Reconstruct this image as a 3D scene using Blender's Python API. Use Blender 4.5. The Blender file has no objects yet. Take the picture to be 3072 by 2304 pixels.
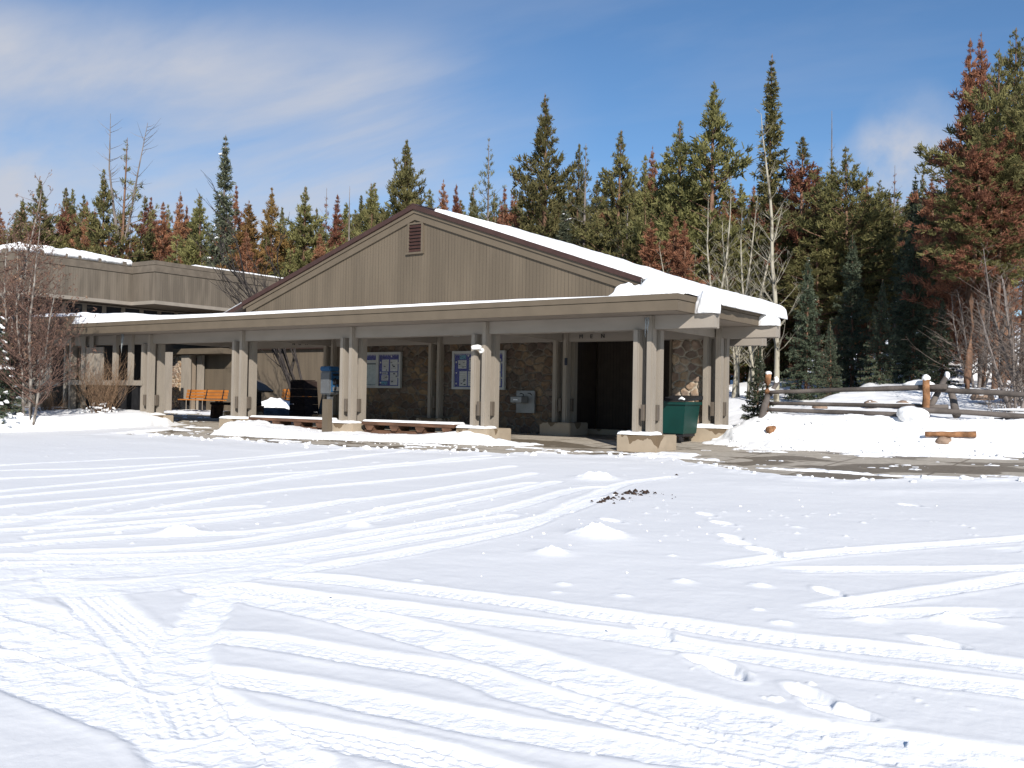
import bpy, bmesh, math, random
import numpy as np
from mathutils import Vector, Matrix
R = math.radians
C = bpy.context.scene.collection
# ---------------------------------------------------------------- camera
scn = bpy.context.scene
CAM = Vector((9.6518, -18.337, 1.0646))
th, pit, rol, FPX = 0.962632, 0.014337, 0.01738, 2943.46
F_ = Vector((-math.cos(th)*math.cos(pit), math.sin(th)*math.cos(pit), math.sin(pit)))
Rt = F_.cross(Vector((0, 0, 1))).normalized(); Up = Rt.cross(F_)
Rr = math.cos(rol)*Rt + math.sin(rol)*Up; Ur = -math.sin(rol)*Rt + math.cos(rol)*Up
cd = bpy.data.cameras.new('camera'); cam = bpy.data.objects.new('camera', cd); C.objects.link(cam)
cd.sensor_width = 36; cd.lens = 36*FPX/3072; cd.clip_end = 3000; cd.clip_start = .05
m = Matrix((Rr, Ur, -F_)).transposed().to_4x4(); m.translation = CAM; cam.matrix_world = m
scn.camera = cam
# ---------------------------------------------------------------- sky and sun
SUN = Vector((.96, -1.0, .72)).normalized()
el = math.asin(SUN.z); az = math.atan2(SUN.x, SUN.y)
w = bpy.data.worlds.new('World'); scn.world = w; w.use_nodes = True
nt = w.node_tree; nt.nodes.clear()
def N(t, **k):
    n = nt.nodes.new(t)
    for a, b in k.items(): setattr(n, a, b)
    return n
sky = N('ShaderNodeTexSky', sky_type='NISHITA', sun_disc=False, sun_elevation=el, sun_rotation=az, altitude=2600, air_density=1.25, dust_density=.0, ozone_density=4.0)
geo = N('ShaderNodeTexCoord')
# thin cirrus by direction: a flat layer high above (direction divided by its height)
sep = N('ShaderNodeSeparateXYZ'); nt.links.new(geo.outputs['Generated'], sep.inputs[0])
zz = N('ShaderNodeMath', operation='ADD'); nt.links.new(sep.outputs[2], zz.inputs[0]); zz.inputs[1].default_value = .12
dx = N('ShaderNodeMath', operation='DIVIDE'); nt.links.new(sep.outputs[0], dx.inputs[0]); nt.links.new(zz.outputs[0], dx.inputs[1])
dy = N('ShaderNodeMath', operation='DIVIDE'); nt.links.new(sep.outputs[1], dy.inputs[0]); nt.links.new(zz.outputs[0], dy.inputs[1])
cb = N('ShaderNodeCombineXYZ'); nt.links.new(dx.outputs[0], cb.inputs[0]); nt.links.new(dy.outputs[0], cb.inputs[1])
mp = N('ShaderNodeMapping'); mp.inputs['Rotation'].default_value = (0, 0, R(38)); mp.inputs['Scale'].default_value = (.55, 1.5, 1); mp.inputs['Location'].default_value = (3.1, 1.7, 0)
nt.links.new(cb.outputs[0], mp.inputs[0])
n1 = N('ShaderNodeTexNoise'); n1.inputs['Scale'].default_value = 1.1; n1.inputs['Detail'].default_value = 9; n1.inputs['Roughness'].default_value = .55; n1.inputs['Distortion'].default_value = .35
nt.links.new(mp.outputs[0], n1.inputs[0])
r1 = N('ShaderNodeMapRange'); r1.inputs[1].default_value = .47; r1.inputs[2].default_value = .80; r1.inputs[3].default_value = 0; r1.inputs[4].default_value = .22
nt.links.new(n1.outputs[0], r1.inputs[0])
# cloud bank towards the west-south-west (left of the view) and a low puff towards the north
def lobe(vec, lo, hi, amt):
    v = N('ShaderNodeVectorMath', operation='DOT_PRODUCT'); nt.links.new(geo.outputs['Generated'], v.inputs[0]); v.inputs[1].default_value = Vector(vec).normalized()
    r = N('ShaderNodeMapRange', interpolation_type='SMOOTHSTEP'); r.inputs[1].default_value = lo; r.inputs[2].default_value = hi; r.inputs[3].default_value = 0; r.inputs[4].default_value = amt
    nt.links.new(v.outputs['Value'], r.inputs[0]); return r
def mth(op, a, b):
    n = N('ShaderNodeMath', operation=op)
    for i, x in enumerate((a, b)):
        if isinstance(x, (int, float)): n.inputs[i].default_value = x
        else: nt.links.new(x.outputs[0], n.inputs[i])
    return n
n2 = N('ShaderNodeTexNoise'); n2.inputs['Scale'].default_value = 7; n2.inputs['Detail'].default_value = 8; n2.inputs['Roughness'].default_value = .55; nt.links.new(geo.outputs['Generated'], n2.inputs[0])
lb1 = lobe((-.97, .145, .245), .86, .99, .62)
lb2 = lobe((-.86, .42, .26), .90, .998, .5)
lb3 = lobe((-.215, .945, .245), .9983, .9998, .6)
lb4 = lobe((-.235, .955, .205), .9975, .9995, 1.0)
lb5 = lobe((-.71, .66, .245), .975, .9995, .55)
lb6 = lobe((-.60, .755, .262), .988, .9998, .30)
lb1b = mth('ADD', lb5, lb6)
band = N('ShaderNodeMapRange', interpolation_type='SMOOTHSTEP'); band.inputs[1].default_value = .285; band.inputs[2].default_value = .375; band.inputs[3].default_value = 1; band.inputs[4].default_value = .04; nt.links.new(sep.outputs[2], band.inputs[0])
big = mth('MULTIPLY', mth('ADD', mth('ADD', lb1, lb2), lb1b), band)
m2_ = N('ShaderNodeMapRange'); m2_.inputs[1].default_value = .35; m2_.inputs[2].default_value = .62; nt.links.new(n2.outputs[0], m2_.inputs[0])
n3 = N('ShaderNodeMapRange'); n3.inputs[1].default_value = .34; n3.inputs[2].default_value = .64; n3.inputs[3].default_value = .18; nt.links.new(n1.outputs[0], n3.inputs[0])
pa = mth('MULTIPLY', big, n3); pb = mth('MULTIPLY', mth('ADD', lb3, lb4), m2_)
tot = mth('MINIMUM', mth('ADD', mth('ADD', pa, pb), r1), .92)

sc_ = N('ShaderNodeMix', data_type='RGBA'); nt.links.new(tot.outputs[0], sc_.inputs[0]); hs = N('ShaderNodeHueSaturation'); hs.inputs['Saturation'].default_value = 1.08; nt.links.new(sky.outputs[0], hs.inputs['Color']); nt.links.new(hs.outputs[0], sc_.inputs[6]); sc_.inputs[7].default_value = (5.0, 5.2, 5.8, 1)
bg = N('ShaderNodeBackground'); bg.inputs[1].default_value = .092; nt.links.new(sc_.outputs[2], bg.inputs[0])
wo = N('ShaderNodeOutputWorld'); nt.links.new(bg.outputs[0], wo.inputs[0])
sl = bpy.data.lights.new('sun', 'SUN'); sl.energy = 4.8; sl.angle = R(.5); sl.color = (1, .955, .895)
so = bpy.data.objects.new('sun', sl); C.objects.link(so); so.rotation_euler = SUN.to_track_quat('Z', 'Y').to_euler(); so.location = (20, -20, 20)
vs = scn.view_settings; vs.view_transform = 'Standard'; vs.look = 'None'; vs.gamma = 1; vs.exposure = 0.34; vs.use_curve_mapping = False
scn.cycles.max_bounces = 8; scn.cycles.diffuse_bounces = 4; scn.cycles.transparent_max_bounces = 8

# ---------------------------------------------------------------- where the trees, tracks and footprints are (metres)
TREES=[('R', -60.34, 18.01, 0.12, 13.96, 1.0, None), ('P', -61.2, 19.83, 0.12, 15.09, 1.0, None), ('P', -53.96, 17.56, 0.12, 15.03, 1.1, None), ('M', -58.38, 21.78, 0.12, 15.88, 0.9, None), ('P', -61.64, 24.37, 0.12, 16.65, 0.8, None), ('P', -53.72, 20.17, 0.12, 14.63, 0.9, None), ('R', -51.55, 19.25, 0.12, 13.87, 0.9, None), ('T', -45.95, 18.2, 0.12, 18.49, 1.0, 'tall pine with two bare grey dead tops above a clumpy green crown'), ('P', -47.01, 17.52, 0.12, 14.93, 1.0, None), ('M', -51.82, 23.92, 0.12, 15.04, 1.0, None), ('R', -54.94, 26.61, 0.12, 15.72, 0.9, None), ('R', -47.41, 22.14, 0.12, 13.83, 1.0, None), ('P', -53.99, 27.28, 0.12, 15.13, 0.8, None), ('R', -48.27, 23.96, 0.12, 14.93, 0.95, None), ('R', -49.33, 25.67, 0.12, 14.39, 0.8, None), ('P', -42.72, 21.75, 0.12, 13.76, 1.1, None), ('N', -39.12, 20.55, 0.12, 16.85, 1.0, 'tall narrow spruce with snow on its branches, tallest tree left of the gable'), ('R', -45.03, 26.21, 0.12, 15.37, 0.9, None), ('O', -37.78, 21.55, 0.12, 12.87, 1.3, None), ('O', -41.53, 26.22, 0.12, 14.89, 1.0, None), ('P', -45.3, 30.91, 0.14, 14.67, 0.8, None), ('P', -38.14, 26.15, 0.12, 14.55, 1.15, None), ('P', -43.39, 32.23, 0.18, 14.68, 0.8, None), ('G', -38.38, 28.41, 0.12, 14.94, 0.8, None), ('R', -39.17, 30.3, 0.13, 14.93, 0.9, None), ('K', -31.42, 23.53, 0.12, 13.32, 0.9, 'thin dead trunk with pale peeling bark standing behind the left roof slope'), ('P', -36.58, 29.67, 0.12, 14.42, 1.0, None), ('P', -32.89, 27.36, 0.12, 14.43, 1.0, None), ('P', -31.59, 25.84, 0.12, 13.98, 1.0, None), ('P', -27.58, 23.73, 0.12, 15.64, 0.95, None), ('P', -27.14, 24.04, 0.12, 15.32, 0.85, None), ('P', -28.82, 27.77, 0.12, 13.71, 1, None), ('R', -31.87, 32.93, 0.21, 15.59, 0.9, None), ('R', -32.49, 34.93, 0.33, 15.61, 0.9, None), ('Q', -23.47, 26.58, 0.12, 15.83, 0.8, 'sparse greyish pine with a thin see-through crown behind the snowy roof ridge'), ('P', -28.96, 32.53, 0.19, 14.6, 0.9, None), ('R', -26.4, 31.89, 0.16, 14.23, 1, None), ('R', -24.62, 30.69, 0.14, 13.73, 0.9, None), ('P', -25.36, 32.61, 0.19, 14.11, 1, None), ('P', -18.61, 25.08, 0.12, 17.1, 1.0, 'tall ragged green pine, tallest straight above the middle of the snowy roof'), ('P', -18.33, 27.74, 0.12, 15.01, 0.8, None), ('Q', -15.9, 24.57, 0.12, 14.07, 0.9, None), ('P', -13.61, 23.73, 0.3, 14.01, 0.95, None), ('P', -15.25, 29.9, 0.16, 14.54, 0.8, None), ('R', -14.84, 30.17, 0.21, 14.95, 0.75, None), ('P', -10.08, 23.75, 0.84, 13.44, 1.1, None), ('P', -11.62, 25.12, 0.67, 12.93, 1.0, None), ('P', -8.11, 22.66, 1.2, 14.4, 1.15, 'big broad green pine with a domed crown above the lower end of the snowy roof'), ('S2', -5.96, 24.14, 1.87, 14.84, 0.9, 'very tall narrow dark pine behind the pale aspen'), ('M', -4.12, 23.06, 1.87, 10.66, 1.2, None), ('K', -2.47, 21.76, 1.77, 11.31, 0.7, 'tall thin dead grey pole of a pine against the blue sky'), ('H', -1.37, 20.12, 1.64, 9.48, 1.0, None), ('R', -1.85, 24.66, 2.0, 8.92, 0.8, None), ('H', -0.91, 22.89, 1.86, 8.38, 0.9, None), ('H', -2.61, 21.7, 1.77, 9.03, 0.9, None), ('G', -0.4, 23.24, 1.89, 8.99, 0.7, None), ('S', 1.12, 19.45, 2.02, 7.57, 0.9, None), ('P', 0.15, 26.05, 2.11, 8.91, 0.8, None), ('R', 0.9, 24.15, 2.26, 8.16, 1.1, None), ('R', 4.07, 13.53, 1.67, 10.51, 0.8, 'tall red beetle-killed pine, left one of the pair of red tops at the right edge'), ('R', 4.22, 14.85, 1.72, 11.05, 0.8, 'taller red beetle-killed pine top beside the big green pine at the right edge'), ('H', 4.9, 12.9, 1.67, 9.88, 0.75, 'large green pine standing in front of the red pines at the right edge'), ('H', 4.73, 17.01, 1.96, 11.46, 0.8, 'dark green rounded pine crown, topmost tree at the right edge'), ('H', 5.81, 11.73, 1.62, 8.69, 1.0, None), ('R', 3.23, 18.46, 2.11, 8.44, 0.8, None), ('R', 3.34, 17.36, 2.0, 6.07, 0.9, None), ('H', 2.21, 20.21, 2.25, 7.12, 0.7, None), ('S', -0.41, 12.35, 1.05, 4.78, 0.95, 'dark young spruce nearest the end of the snowy roof'), ('S', 0.21, 15.2, 1.14, 5.72, 0.9, 'dark bluish spruce between two other spruces behind the rail fence'), ('S', 2.34, 14.24, 1.69, 5.74, 0.95, 'dense dark spruce behind the middle of the rail fence'), ('S', 1.77, 12.67, 1.67, 3.27, 0.8, None), ('S', 3.71, 11.59, 1.61, 2.57, 0.9, None), ('S', 0.71, 5.27, 0.38, 2.16, 0.9, 'small young fir beside the first fence post'), ('S', 1.11, 9.8, 1.23, 2.24, 0.8, None), ('S', 3.49, 21.22, 2.33, 0.23, 1.1, 'little snow-covered spruce seedling between the red pine trunks'), ('H', -1.26, 22.66, 1.84, 7.78, 1.1, None), ('H', -5.41, 24.65, 1.98, 7.39, 1.2, None), ('P', -10.55, 23.51, 0.76, 8.68, 1.1, None), ('R', -7.67, 30.36, 1.95, 9.5, 1.0, None), ('P', -14.82, 25.4, 0.18, 9.93, 1.1, None), ('N2', -14.03, 19.85, 0.2, 9.82, 1.3, 'bluish spruce with patches of snow rising just behind the snowy roof edge'), ('P', -12.36, 24.66, 0.52, 10.16, 1.0, None), ('P', -7.01, 21.1, 1.38, 7.96, 1.0, None), ('R', 2.75, 20.56, 2.28, 8.08, 1.0, None), ('H', 4.83, 14.72, 1.71, 7.54, 1.1, None), ('O', -56.63, 12.14, 0.12, 9.81, 1.3560650410021753, None), ('O', -68.89, 17.91, 0.12, 13.68, 1.3807486716097095, None), ('P', -81.73, 23.89, 0.12, 15.19, 1.3701791354171864, None), ('R', -52.96, 12.3, 0.12, 11.01, 1.3186805826065893, None), ('P', -62.19, 16.5, 0.12, 13.08, 1.4278311161237607, None), ('O', -71.46, 21.33, 0.12, 13.89, 1.166776667750975, None), ('R', -48.27, 11.05, 0.12, 9.82, 1.1538620585578452, None), ('P', -64.22, 19.28, 0.12, 14.13, 1.1621732846464874, None), ('R', -71.69, 22.84, 0.12, 14.46, 1.3195115244256659, None), ('M', -50.58, 13.39, 0.12, 10.62, 1.4117260406122631, None), ('P', -59.98, 18.02, 0.12, 12.24, 1.2828801858885053, None), ('P', -70.3, 24.18, 0.12, 15.52, 1.2336075008680703, None), ('R', -46.73, 12.78, 0.12, 10.88, 1.436402702787249, None), ('R', -63.98, 22.43, 0.12, 13.18, 1.3220174873409503, None), ('M', -72.16, 26.12, 0.12, 16.46, 1.104575050622366, None), ('G', -48.72, 14.86, 0.12, 9.8, 1.2257307081870694, None), ('P', -55.35, 18.6, 0.12, 13.43, 1.3448485677500672, None), ('P', -71.18, 28.05, 0.12, 15.98, 1.2830660290988047, None), ('R', -59.8, 22.62, 0.12, 13.92, 1.2211347723932477, None), ('P', -67.28, 27.2, 0.12, 16.81, 1.1469556496312534, None), ('R', -49.93, 19.1, 0.12, 11.11, 1.211184826382265, None), ('O', -58.44, 24.44, 0.12, 12.94, 1.066201303882265, None), ('R', -71.39, 31.87, 0.16, 17.36, 1.4099047420744268, None), ('R', -46.14, 17.66, 0.12, 10.58, 1.3243839407000075, None), ('R', -51.79, 21.25, 0.12, 11.66, 1.4384353109600572, None), ('O', -64.97, 30.52, 0.13, 16.33, 1.2978183183897518, None), ('P', -49.65, 22.0, 0.12, 11.48, 1.4005694337407917, None), ('G', -62.71, 30.01, 0.13, 15.52, 1.0713603224715813, None), ('R', -41.77, 18.1, 0.12, 9.38, 1.0815956593578553, None), ('P', -55.92, 27.98, 0.12, 13.64, 1.2932500594082856, None), ('R', -66.98, 35.01, 0.34, 17.1, 1.412014275820706, None), ('G', -43.69, 20.62, 0.12, 10.7, 1.3921898632236678, None), ('P', -52.74, 27.21, 0.12, 13.93, 1.4041371565040421, None), ('R', -63.63, 35.32, 0.37, 15.79, 1.227695748409384, None), ('O', -43.73, 22.0, 0.12, 11.36, 1.1205403766236461, None), ('R', -48.59, 25.72, 0.12, 11.91, 1.4395042029144536, None), ('P', -59.23, 33.51, 0.24, 16.27, 1.2679793897594174, None), ('R', -41.51, 22.23, 0.12, 11.15, 1.4443219031809245, None), ('O', -52.29, 31.0, 0.14, 15.04, 1.2676339087271409, None), ('G', -61.46, 38.71, 0.75, 16.6, 1.364739753129338, None), ('R', -34.58, 18.73, 0.12, 10.42, 1.1075753083091602, None), ('P', -51.03, 32.27, 0.18, 14.64, 1.128994851040788, None), ('O', -53.86, 34.61, 0.31, 14.93, 1.2110189784934589, None), ('M', -40.37, 25.24, 0.12, 11.6, 1.381909579302991, None), ('G', -43.8, 28.11, 0.12, 13.13, 1.4448149576641351, None), ('P', -59.35, 41.44, 1.13, 14.63, 1.096729741013113, None), ('P', -36.71, 23.55, 0.12, 9.93, 1.4087498619849554, None), ('R', -46.92, 32.8, 0.2, 12.94, 1.2648906488025091, None), ('R', -53.56, 38.58, 0.73, 13.13, 1.2102640151068953, None), ('Q', -60.57, 44.6, 1.53, 15.84, 1.2764403336044774, None), ('P', -59.82, 45.12, 1.58, 15.76, 1.3079868098224727, None), ('R', -38.61, 26.97, 0.12, 9.75, 1.4179856519323708, None), ('R', -45.74, 33.75, 0.25, 12.11, 1.2433815724318074, None), ('R', -54.79, 42.31, 1.25, 13.59, 1.1094908175587654, None), ('P', -59.07, 45.63, 1.62, 16.56, 1.1140653569176486, None), ('P', -57.84, 46.5, 1.69, 15.9, 1.2641405762278337, None), ('R', -32.45, 22.51, 0.12, 10.47, 1.4014869302289055, None), ('M', -44.0, 34.31, 0.29, 12.42, 1.342530560938111, None), ('P', -52.81, 42.97, 1.34, 13.88, 1.2739831756481779, None), ('P', -57.47, 46.76, 1.71, 15.79, 1.146734433254337, None), ('P', -56.56, 47.38, 1.77, 16.03, 1.2452575292607995, None), ('P', -28.79, 20.44, 0.12, 9.2, 1.2559346955756054, None), ('R', -31.62, 23.81, 0.12, 9.63, 1.2047222169098881, None), ('P', -42.68, 34.89, 0.33, 13.93, 1.1715990452769232, None), ('P', -52.08, 45.01, 1.57, 16.12, 1.3793590367298616, None), ('P', -55.71, 47.95, 1.82, 17.48, 1.3733057701257083, None), ('R', -54.91, 48.53, 1.87, 16.32, 1.3989317560159362, None), ('M', -31.41, 25.71, 0.12, 11.15, 1.4112319437019147, None), ('O', -39.59, 33.86, 0.26, 12.59, 1.3452325434602077, None), ('P', -50.55, 46.19, 1.67, 15.96, 1.314780094000798, None), ('P', -53.75, 49.32, 1.93, 16.87, 1.350126029564023, None), ('Q', -52.9, 49.93, 1.98, 16.28, 1.3679586581499172, None), ('R', -28.56, 24.09, 0.12, 9.54, 1.067262472206609, None), ('M', -35.69, 32.02, 0.17, 12.43, 1.3203841002921592, None), ('M', -48.35, 45.78, 1.63, 14.22, 1.0967123493777358, None), ('Q', -52.09, 50.49, 2.03, 16.4, 1.1214477453616043, None), ('P', -51.38, 50.97, 2.07, 16.78, 1.1054797214804846, None), ('P', -24.27, 21.24, 0.12, 9.54, 1.135256917356952, None), ('P', -31.89, 29.53, 0.12, 10.93, 1.1692505236205648, None), ('M', -35.46, 33.79, 0.25, 13.3, 1.247477757855913, None), ('O', -44.45, 43.66, 1.43, 13.98, 1.3262929924812186, None), ('Q', -50.8, 51.38, 2.11, 16.7, 1.1965534899567125, None), ('P', -50.09, 51.88, 2.15, 16.42, 1.3795499041044939, None), ('G', -25.06, 23.51, 0.12, 8.49, 1.213824717167639, None), ('P', -28.5, 28.17, 0.12, 11.34, 1.0620330584139779, None), ('R', -37.33, 38.2, 0.68, 13.21, 1.2951690994449818, None), ('P', -42.22, 44.11, 1.48, 15.63, 1.4232252009320272, None), ('P', -49.16, 52.52, 2.2, 16.76, 1.3292981351480375, None), ('P', -48.27, 53.13, 2.26, 17.01, 1.3970924881184135, None), ('M', -25.47, 25.91, 0.12, 10.22, 1.3485057177415838, None), ('P', -36.35, 40.16, 0.95, 12.69, 1.352371879716714, None), ('O', -39.26, 44.04, 1.47, 15.07, 1.1797669399719637, None), ('P', -47.22, 53.87, 2.32, 16.49, 1.3531348422861464, None), ('P', -46.73, 54.2, 2.35, 17.34, 1.3868266702893, None), ('O', -22.74, 25.13, 0.12, 8.65, 1.3192819503055864, None), ('O', -26.57, 29.32, 0.12, 10.7, 1.3887445008742174, None), ('R', -33.72, 39.54, 0.86, 13.43, 1.2662474314084982, None), ('P', -38.23, 44.77, 1.55, 14.65, 1.4174356312688647, None), ('P', -45.92, 54.76, 2.39, 17.38, 1.171481897004737, None), ('R', -44.69, 55.63, 2.47, 16.32, 1.3032437496127351, None), ('O', -22.2, 25.69, 0.12, 9.1, 1.1262540072083038, None), ('O', -22.71, 26.31, 0.12, 10.78, 1.126454735686995, None), ('P', -32.38, 40.4, 0.98, 13.77, 1.426467722777591, None), ('G', -36.91, 46.95, 1.73, 14.92, 1.2002794433156885, None), ('P', -44.17, 55.97, 2.5, 17.79, 1.3093937526709518, None), ('P', -43.53, 56.43, 2.54, 16.66, 1.3196722359574096, None), ('P', -19.25, 23.52, 0.12, 9.23, 1.07173648743229, None), ('P', -24.74, 31.0, 0.14, 10.45, 1.122440605864083, None), ('Q', -28.31, 36.89, 0.52, 13.34, 1.3143948943104526, None), ('P', -35.96, 47.6, 1.79, 14.04, 1.0670730475603776, None), ('P', -42.39, 57.21, 2.6, 17.53, 1.3219850234263566, None), ('R', -41.55, 57.79, 2.65, 17.75, 1.2036594657487607, None), ('P', -18.06, 24.04, 0.12, 8.96, 1.1879530407726948, None), ('P', -21.28, 28.82, 0.12, 11.67, 1.2782363440474014, None), ('M', -27.48, 38.68, 0.74, 13.39, 1.403235878430755, None), ('P', -37.49, 53.47, 2.28, 16.59, 1.2887539083899617, None), ('P', -40.79, 58.32, 2.7, 17.66, 1.3816253909778529, None), ('P', -39.74, 59.06, 2.76, 17.15, 1.2813663828727804, None), ('P', -15.76, 22.27, 0.12, 8.78, 1.4029810394821973, None), ('P', -21.16, 30.49, 0.13, 11.4, 1.3263801120328185, None), ('P', -27.76, 42.09, 1.22, 14.21, 1.0510617117481673, None), ('P', -34.55, 52.13, 2.17, 16.68, 1.0820162528776118, None), ('P', -39.01, 59.54, 2.8, 18.47, 1.1596514631339603, None), ('P', -38.09, 60.2, 2.86, 17.43, 1.1605838545752034, None), ('P', -13.26, 20.55, 0.28, 7.91, 1.051442053782547, None), ('P', -19.01, 29.35, 0.12, 11.18, 1.259313120366643, None), ('P', -27.45, 43.46, 1.4, 13.71, 1.2697158755715985, None), ('P', -35.63, 57.82, 2.65, 17.57, 1.4066351327419873, None), ('Q', -37.53, 60.58, 2.89, 18.03, 1.2995025328034555, None), ('P', -36.67, 61.16, 2.94, 18.77, 1.2923465876799958, None), ('P', -16.66, 27.37, 0.12, 10.62, 1.2681002993695545, None), ('P', -16.44, 27.47, 0.12, 10.75, 1.1110441879175552, None), ('M', -19.57, 32.82, 0.2, 13.2, 1.1182369797844556, None), ('P', -21.28, 36.01, 0.43, 13.57, 1.2731855320041299, None), ('P', -23.12, 39.02, 0.79, 14.7, 1.2720925302631052, None), ('R', -22.25, 39.62, 0.87, 14.9, 1.199814347539736, None), ('P', -11.19, 20.04, 0.49, 7.78, 1.3323195910724446, None), ('Q', -12.61, 22.89, 0.43, 9.92, 1.3154410754615875, None), ('P', -17.13, 30.93, 0.14, 11.99, 1.3837702667540013, None), ('P', -21.74, 39.16, 0.81, 13.27, 1.2584405690599114, None), ('P', -21.71, 39.99, 0.93, 15.46, 1.296543708481524, None), ('R', -21.39, 40.23, 0.96, 14.44, 1.2118659301858659, None), ('R', -8.39, 17.01, 0.64, 7.78, 1.3428684336910224, None), ('P', -10.4, 20.48, 0.59, 9.07, 1.1238815339070574, None), ('R', -16.56, 32.61, 0.19, 11.87, 1.3449093790181466, None), ('P', -20.49, 40.48, 1.0, 14.4, 1.3228678886074803, None), ('P', -20.74, 40.66, 1.02, 15.28, 1.2135638927805685, None), ('P', -20.09, 41.13, 1.09, 14.31, 1.2298318100409875, None), ('R', -7.68, 17.58, 0.9, 7.64, 1.2599888718447767, None), ('P', -9.77, 21.92, 0.75, 9.16, 1.2326281620198865, None), ('R', -16.38, 35.57, 0.39, 13.28, 1.4056597375408806, None), ('P', -19.39, 41.15, 1.09, 13.46, 1.2002302795052375, None), ('R', -19.36, 41.63, 1.16, 14.51, 1.2305259644657323, None), ('P', -18.97, 41.9, 1.2, 15.0, 1.356594358284187, None), ('R', -6.74, 16.86, 1.07, 7.12, 1.0642153517009347, None), ('P', -11.26, 27.68, 0.87, 9.43, 1.2956648742692047, None), ('P', -13.97, 33.44, 0.49, 11.64, 1.2187801165570045, None), ('P', -20.45, 46.77, 1.72, 15.3, 1.054698398230389, None), ('P', -18.36, 42.33, 1.26, 14.81, 1.364685841072692, None), ('P', -17.83, 42.69, 1.31, 14.96, 1.2079691748756474, None), ('Q', -8.62, 23.35, 1.11, 7.41, 1.243679254571296, None), ('P', -11.51, 30.48, 0.96, 9.45, 1.3466472163116652, None), ('P', -15.64, 39.47, 0.86, 12.44, 1.4396108862753865, None), ('P', -18.35, 44.92, 1.56, 14.16, 1.327699006160912, None), ('R', -17.13, 43.19, 1.37, 14.05, 1.237852290918043, None), ('R', -16.41, 43.69, 1.43, 14.5, 1.1134768486068578, None), ('R', -16.08, 43.92, 1.46, 14.2, 1.2606350348810627, None), ('P', -15.34, 44.43, 1.55, 14.35, 1.1016292181319889, None), ('R', -14.95, 44.7, 1.62, 14.11, 1.1288311810587814, None), ('P', -14.05, 45.33, 1.86, 14.01, 1.333893718685182, None), ('H', -11.56, 40.83, 2.07, 10.77, 1.3315365485334818, None), ('H', -12.84, 43.32, 1.99, 12.92, 1.1179351438000742, None), ('P', -13.6, 45.66, 2.0, 12.93, 1.2416038629157016, None), ('P', -13.09, 46.01, 2.18, 13.15, 1.1741021950289154, None), ('H', -4.3, 22.87, 1.86, 6.71, 1.1828350361619917, None), ('H', -9.6, 38.78, 2.35, 10.52, 1.3103092437502073, None), ('H', -13.58, 50.08, 2.38, 13.93, 1.3745485016889418, None), ('P', -12.62, 46.34, 2.36, 13.1, 1.1281969695845937, None), ('P', -12.06, 46.72, 2.57, 13.11, 1.1590296732681586, None), ('H', -2.18, 19.25, 1.57, 5.92, 1.4144715943097639, None), ('H', -9.82, 43.59, 2.95, 10.19, 1.3492677098225014, None), ('H', -12.22, 51.28, 2.91, 13.3, 1.1835196218869637, None), ('P', -11.09, 47.39, 2.94, 12.85, 1.2615411888030148, None), ('P', -10.75, 47.64, 3.07, 12.27, 1.344332290512015, None), ('H', -1.76, 20.25, 1.65, 6.08, 1.4154487192282905, None), ('H', -3.89, 27.66, 2.24, 7.36, 1.0947991958549126, None), ('H', -7.48, 39.78, 3.14, 8.8, 1.2455573102740973, None), ('R', -10.07, 48.11, 3.3, 12.04, 1.2833204992319507, None), ('P', -9.55, 48.48, 3.47, 11.52, 1.3027705610929394, None), ('H', -4.38, 32.83, 2.74, 8.08, 1.2333664694466124, None), ('H', -9.88, 53.1, 3.77, 11.57, 1.2707470541929422, None), ('R', -8.79, 48.99, 3.76, 12.13, 1.2479928188038867, None), ('P', -8.22, 49.41, 3.97, 10.84, 1.1171378093810709, None), ('P', -7.63, 49.81, 4.17, 10.9, 1.3782866707746795, None), ('P', -7.14, 50.15, 4.34, 11.07, 1.2690943757506388, None), ('H', -4.69, 43.19, 4.08, 8.27, 1.1304064928849904, None), ('P', -6.7, 50.47, 4.49, 10.38, 1.3828264192389437, None), ('P', -6.13, 50.85, 4.65, 10.78, 1.3412150863456929, None), ('H', -0.17, 28.05, 2.27, 5.98, 1.303731376900755, None), ('P', -5.52, 51.28, 4.78, 10.26, 1.2690132389251456, None), ('P', -4.77, 51.79, 4.85, 11.05, 1.3581299385449803, None), ('H', 1.23, 24.02, 2.45, 5.94, 1.3021272493832856, None), ('H', 0.29, 29.5, 2.4, 8.01, 1.387944493740589, None), ('R', 1.77, 30.13, 3.05, 8.2, 1.2185919161145735, None), ('H', 1.41, 33.01, 3.33, 9.72, 1.393995110364551, None), ('R', 0.25, 42.08, 3.94, 11.48, 1.4267117864320669, None), ('H', -1.53, 50.13, 4.71, 13.63, 1.4349159467393244, None), ('H', 4.18, 25.7, 2.69, 8.03, 1.2937066486312419, None), ('H', 2.46, 39.38, 4.15, 10.52, 1.3662290130024408, None), ('H', -0.16, 62.4, 5.75, 15.96, 1.2255598163309285, None), ('H', 4.35, 31.68, 3.2, 8.91, 1.368570110917791, None), ('R', 2.38, 50.46, 5.34, 11.56, 1.3930999758850542, None), ('H', 5.69, 23.48, 2.51, 7.84, 1.077981333527389, None), ('H', 3.81, 43.6, 4.73, 10.6, 1.1554491605648438, None), ('H', 2.83, 60.18, 6.17, 14.37, 1.2373255237137453, None)]
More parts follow.
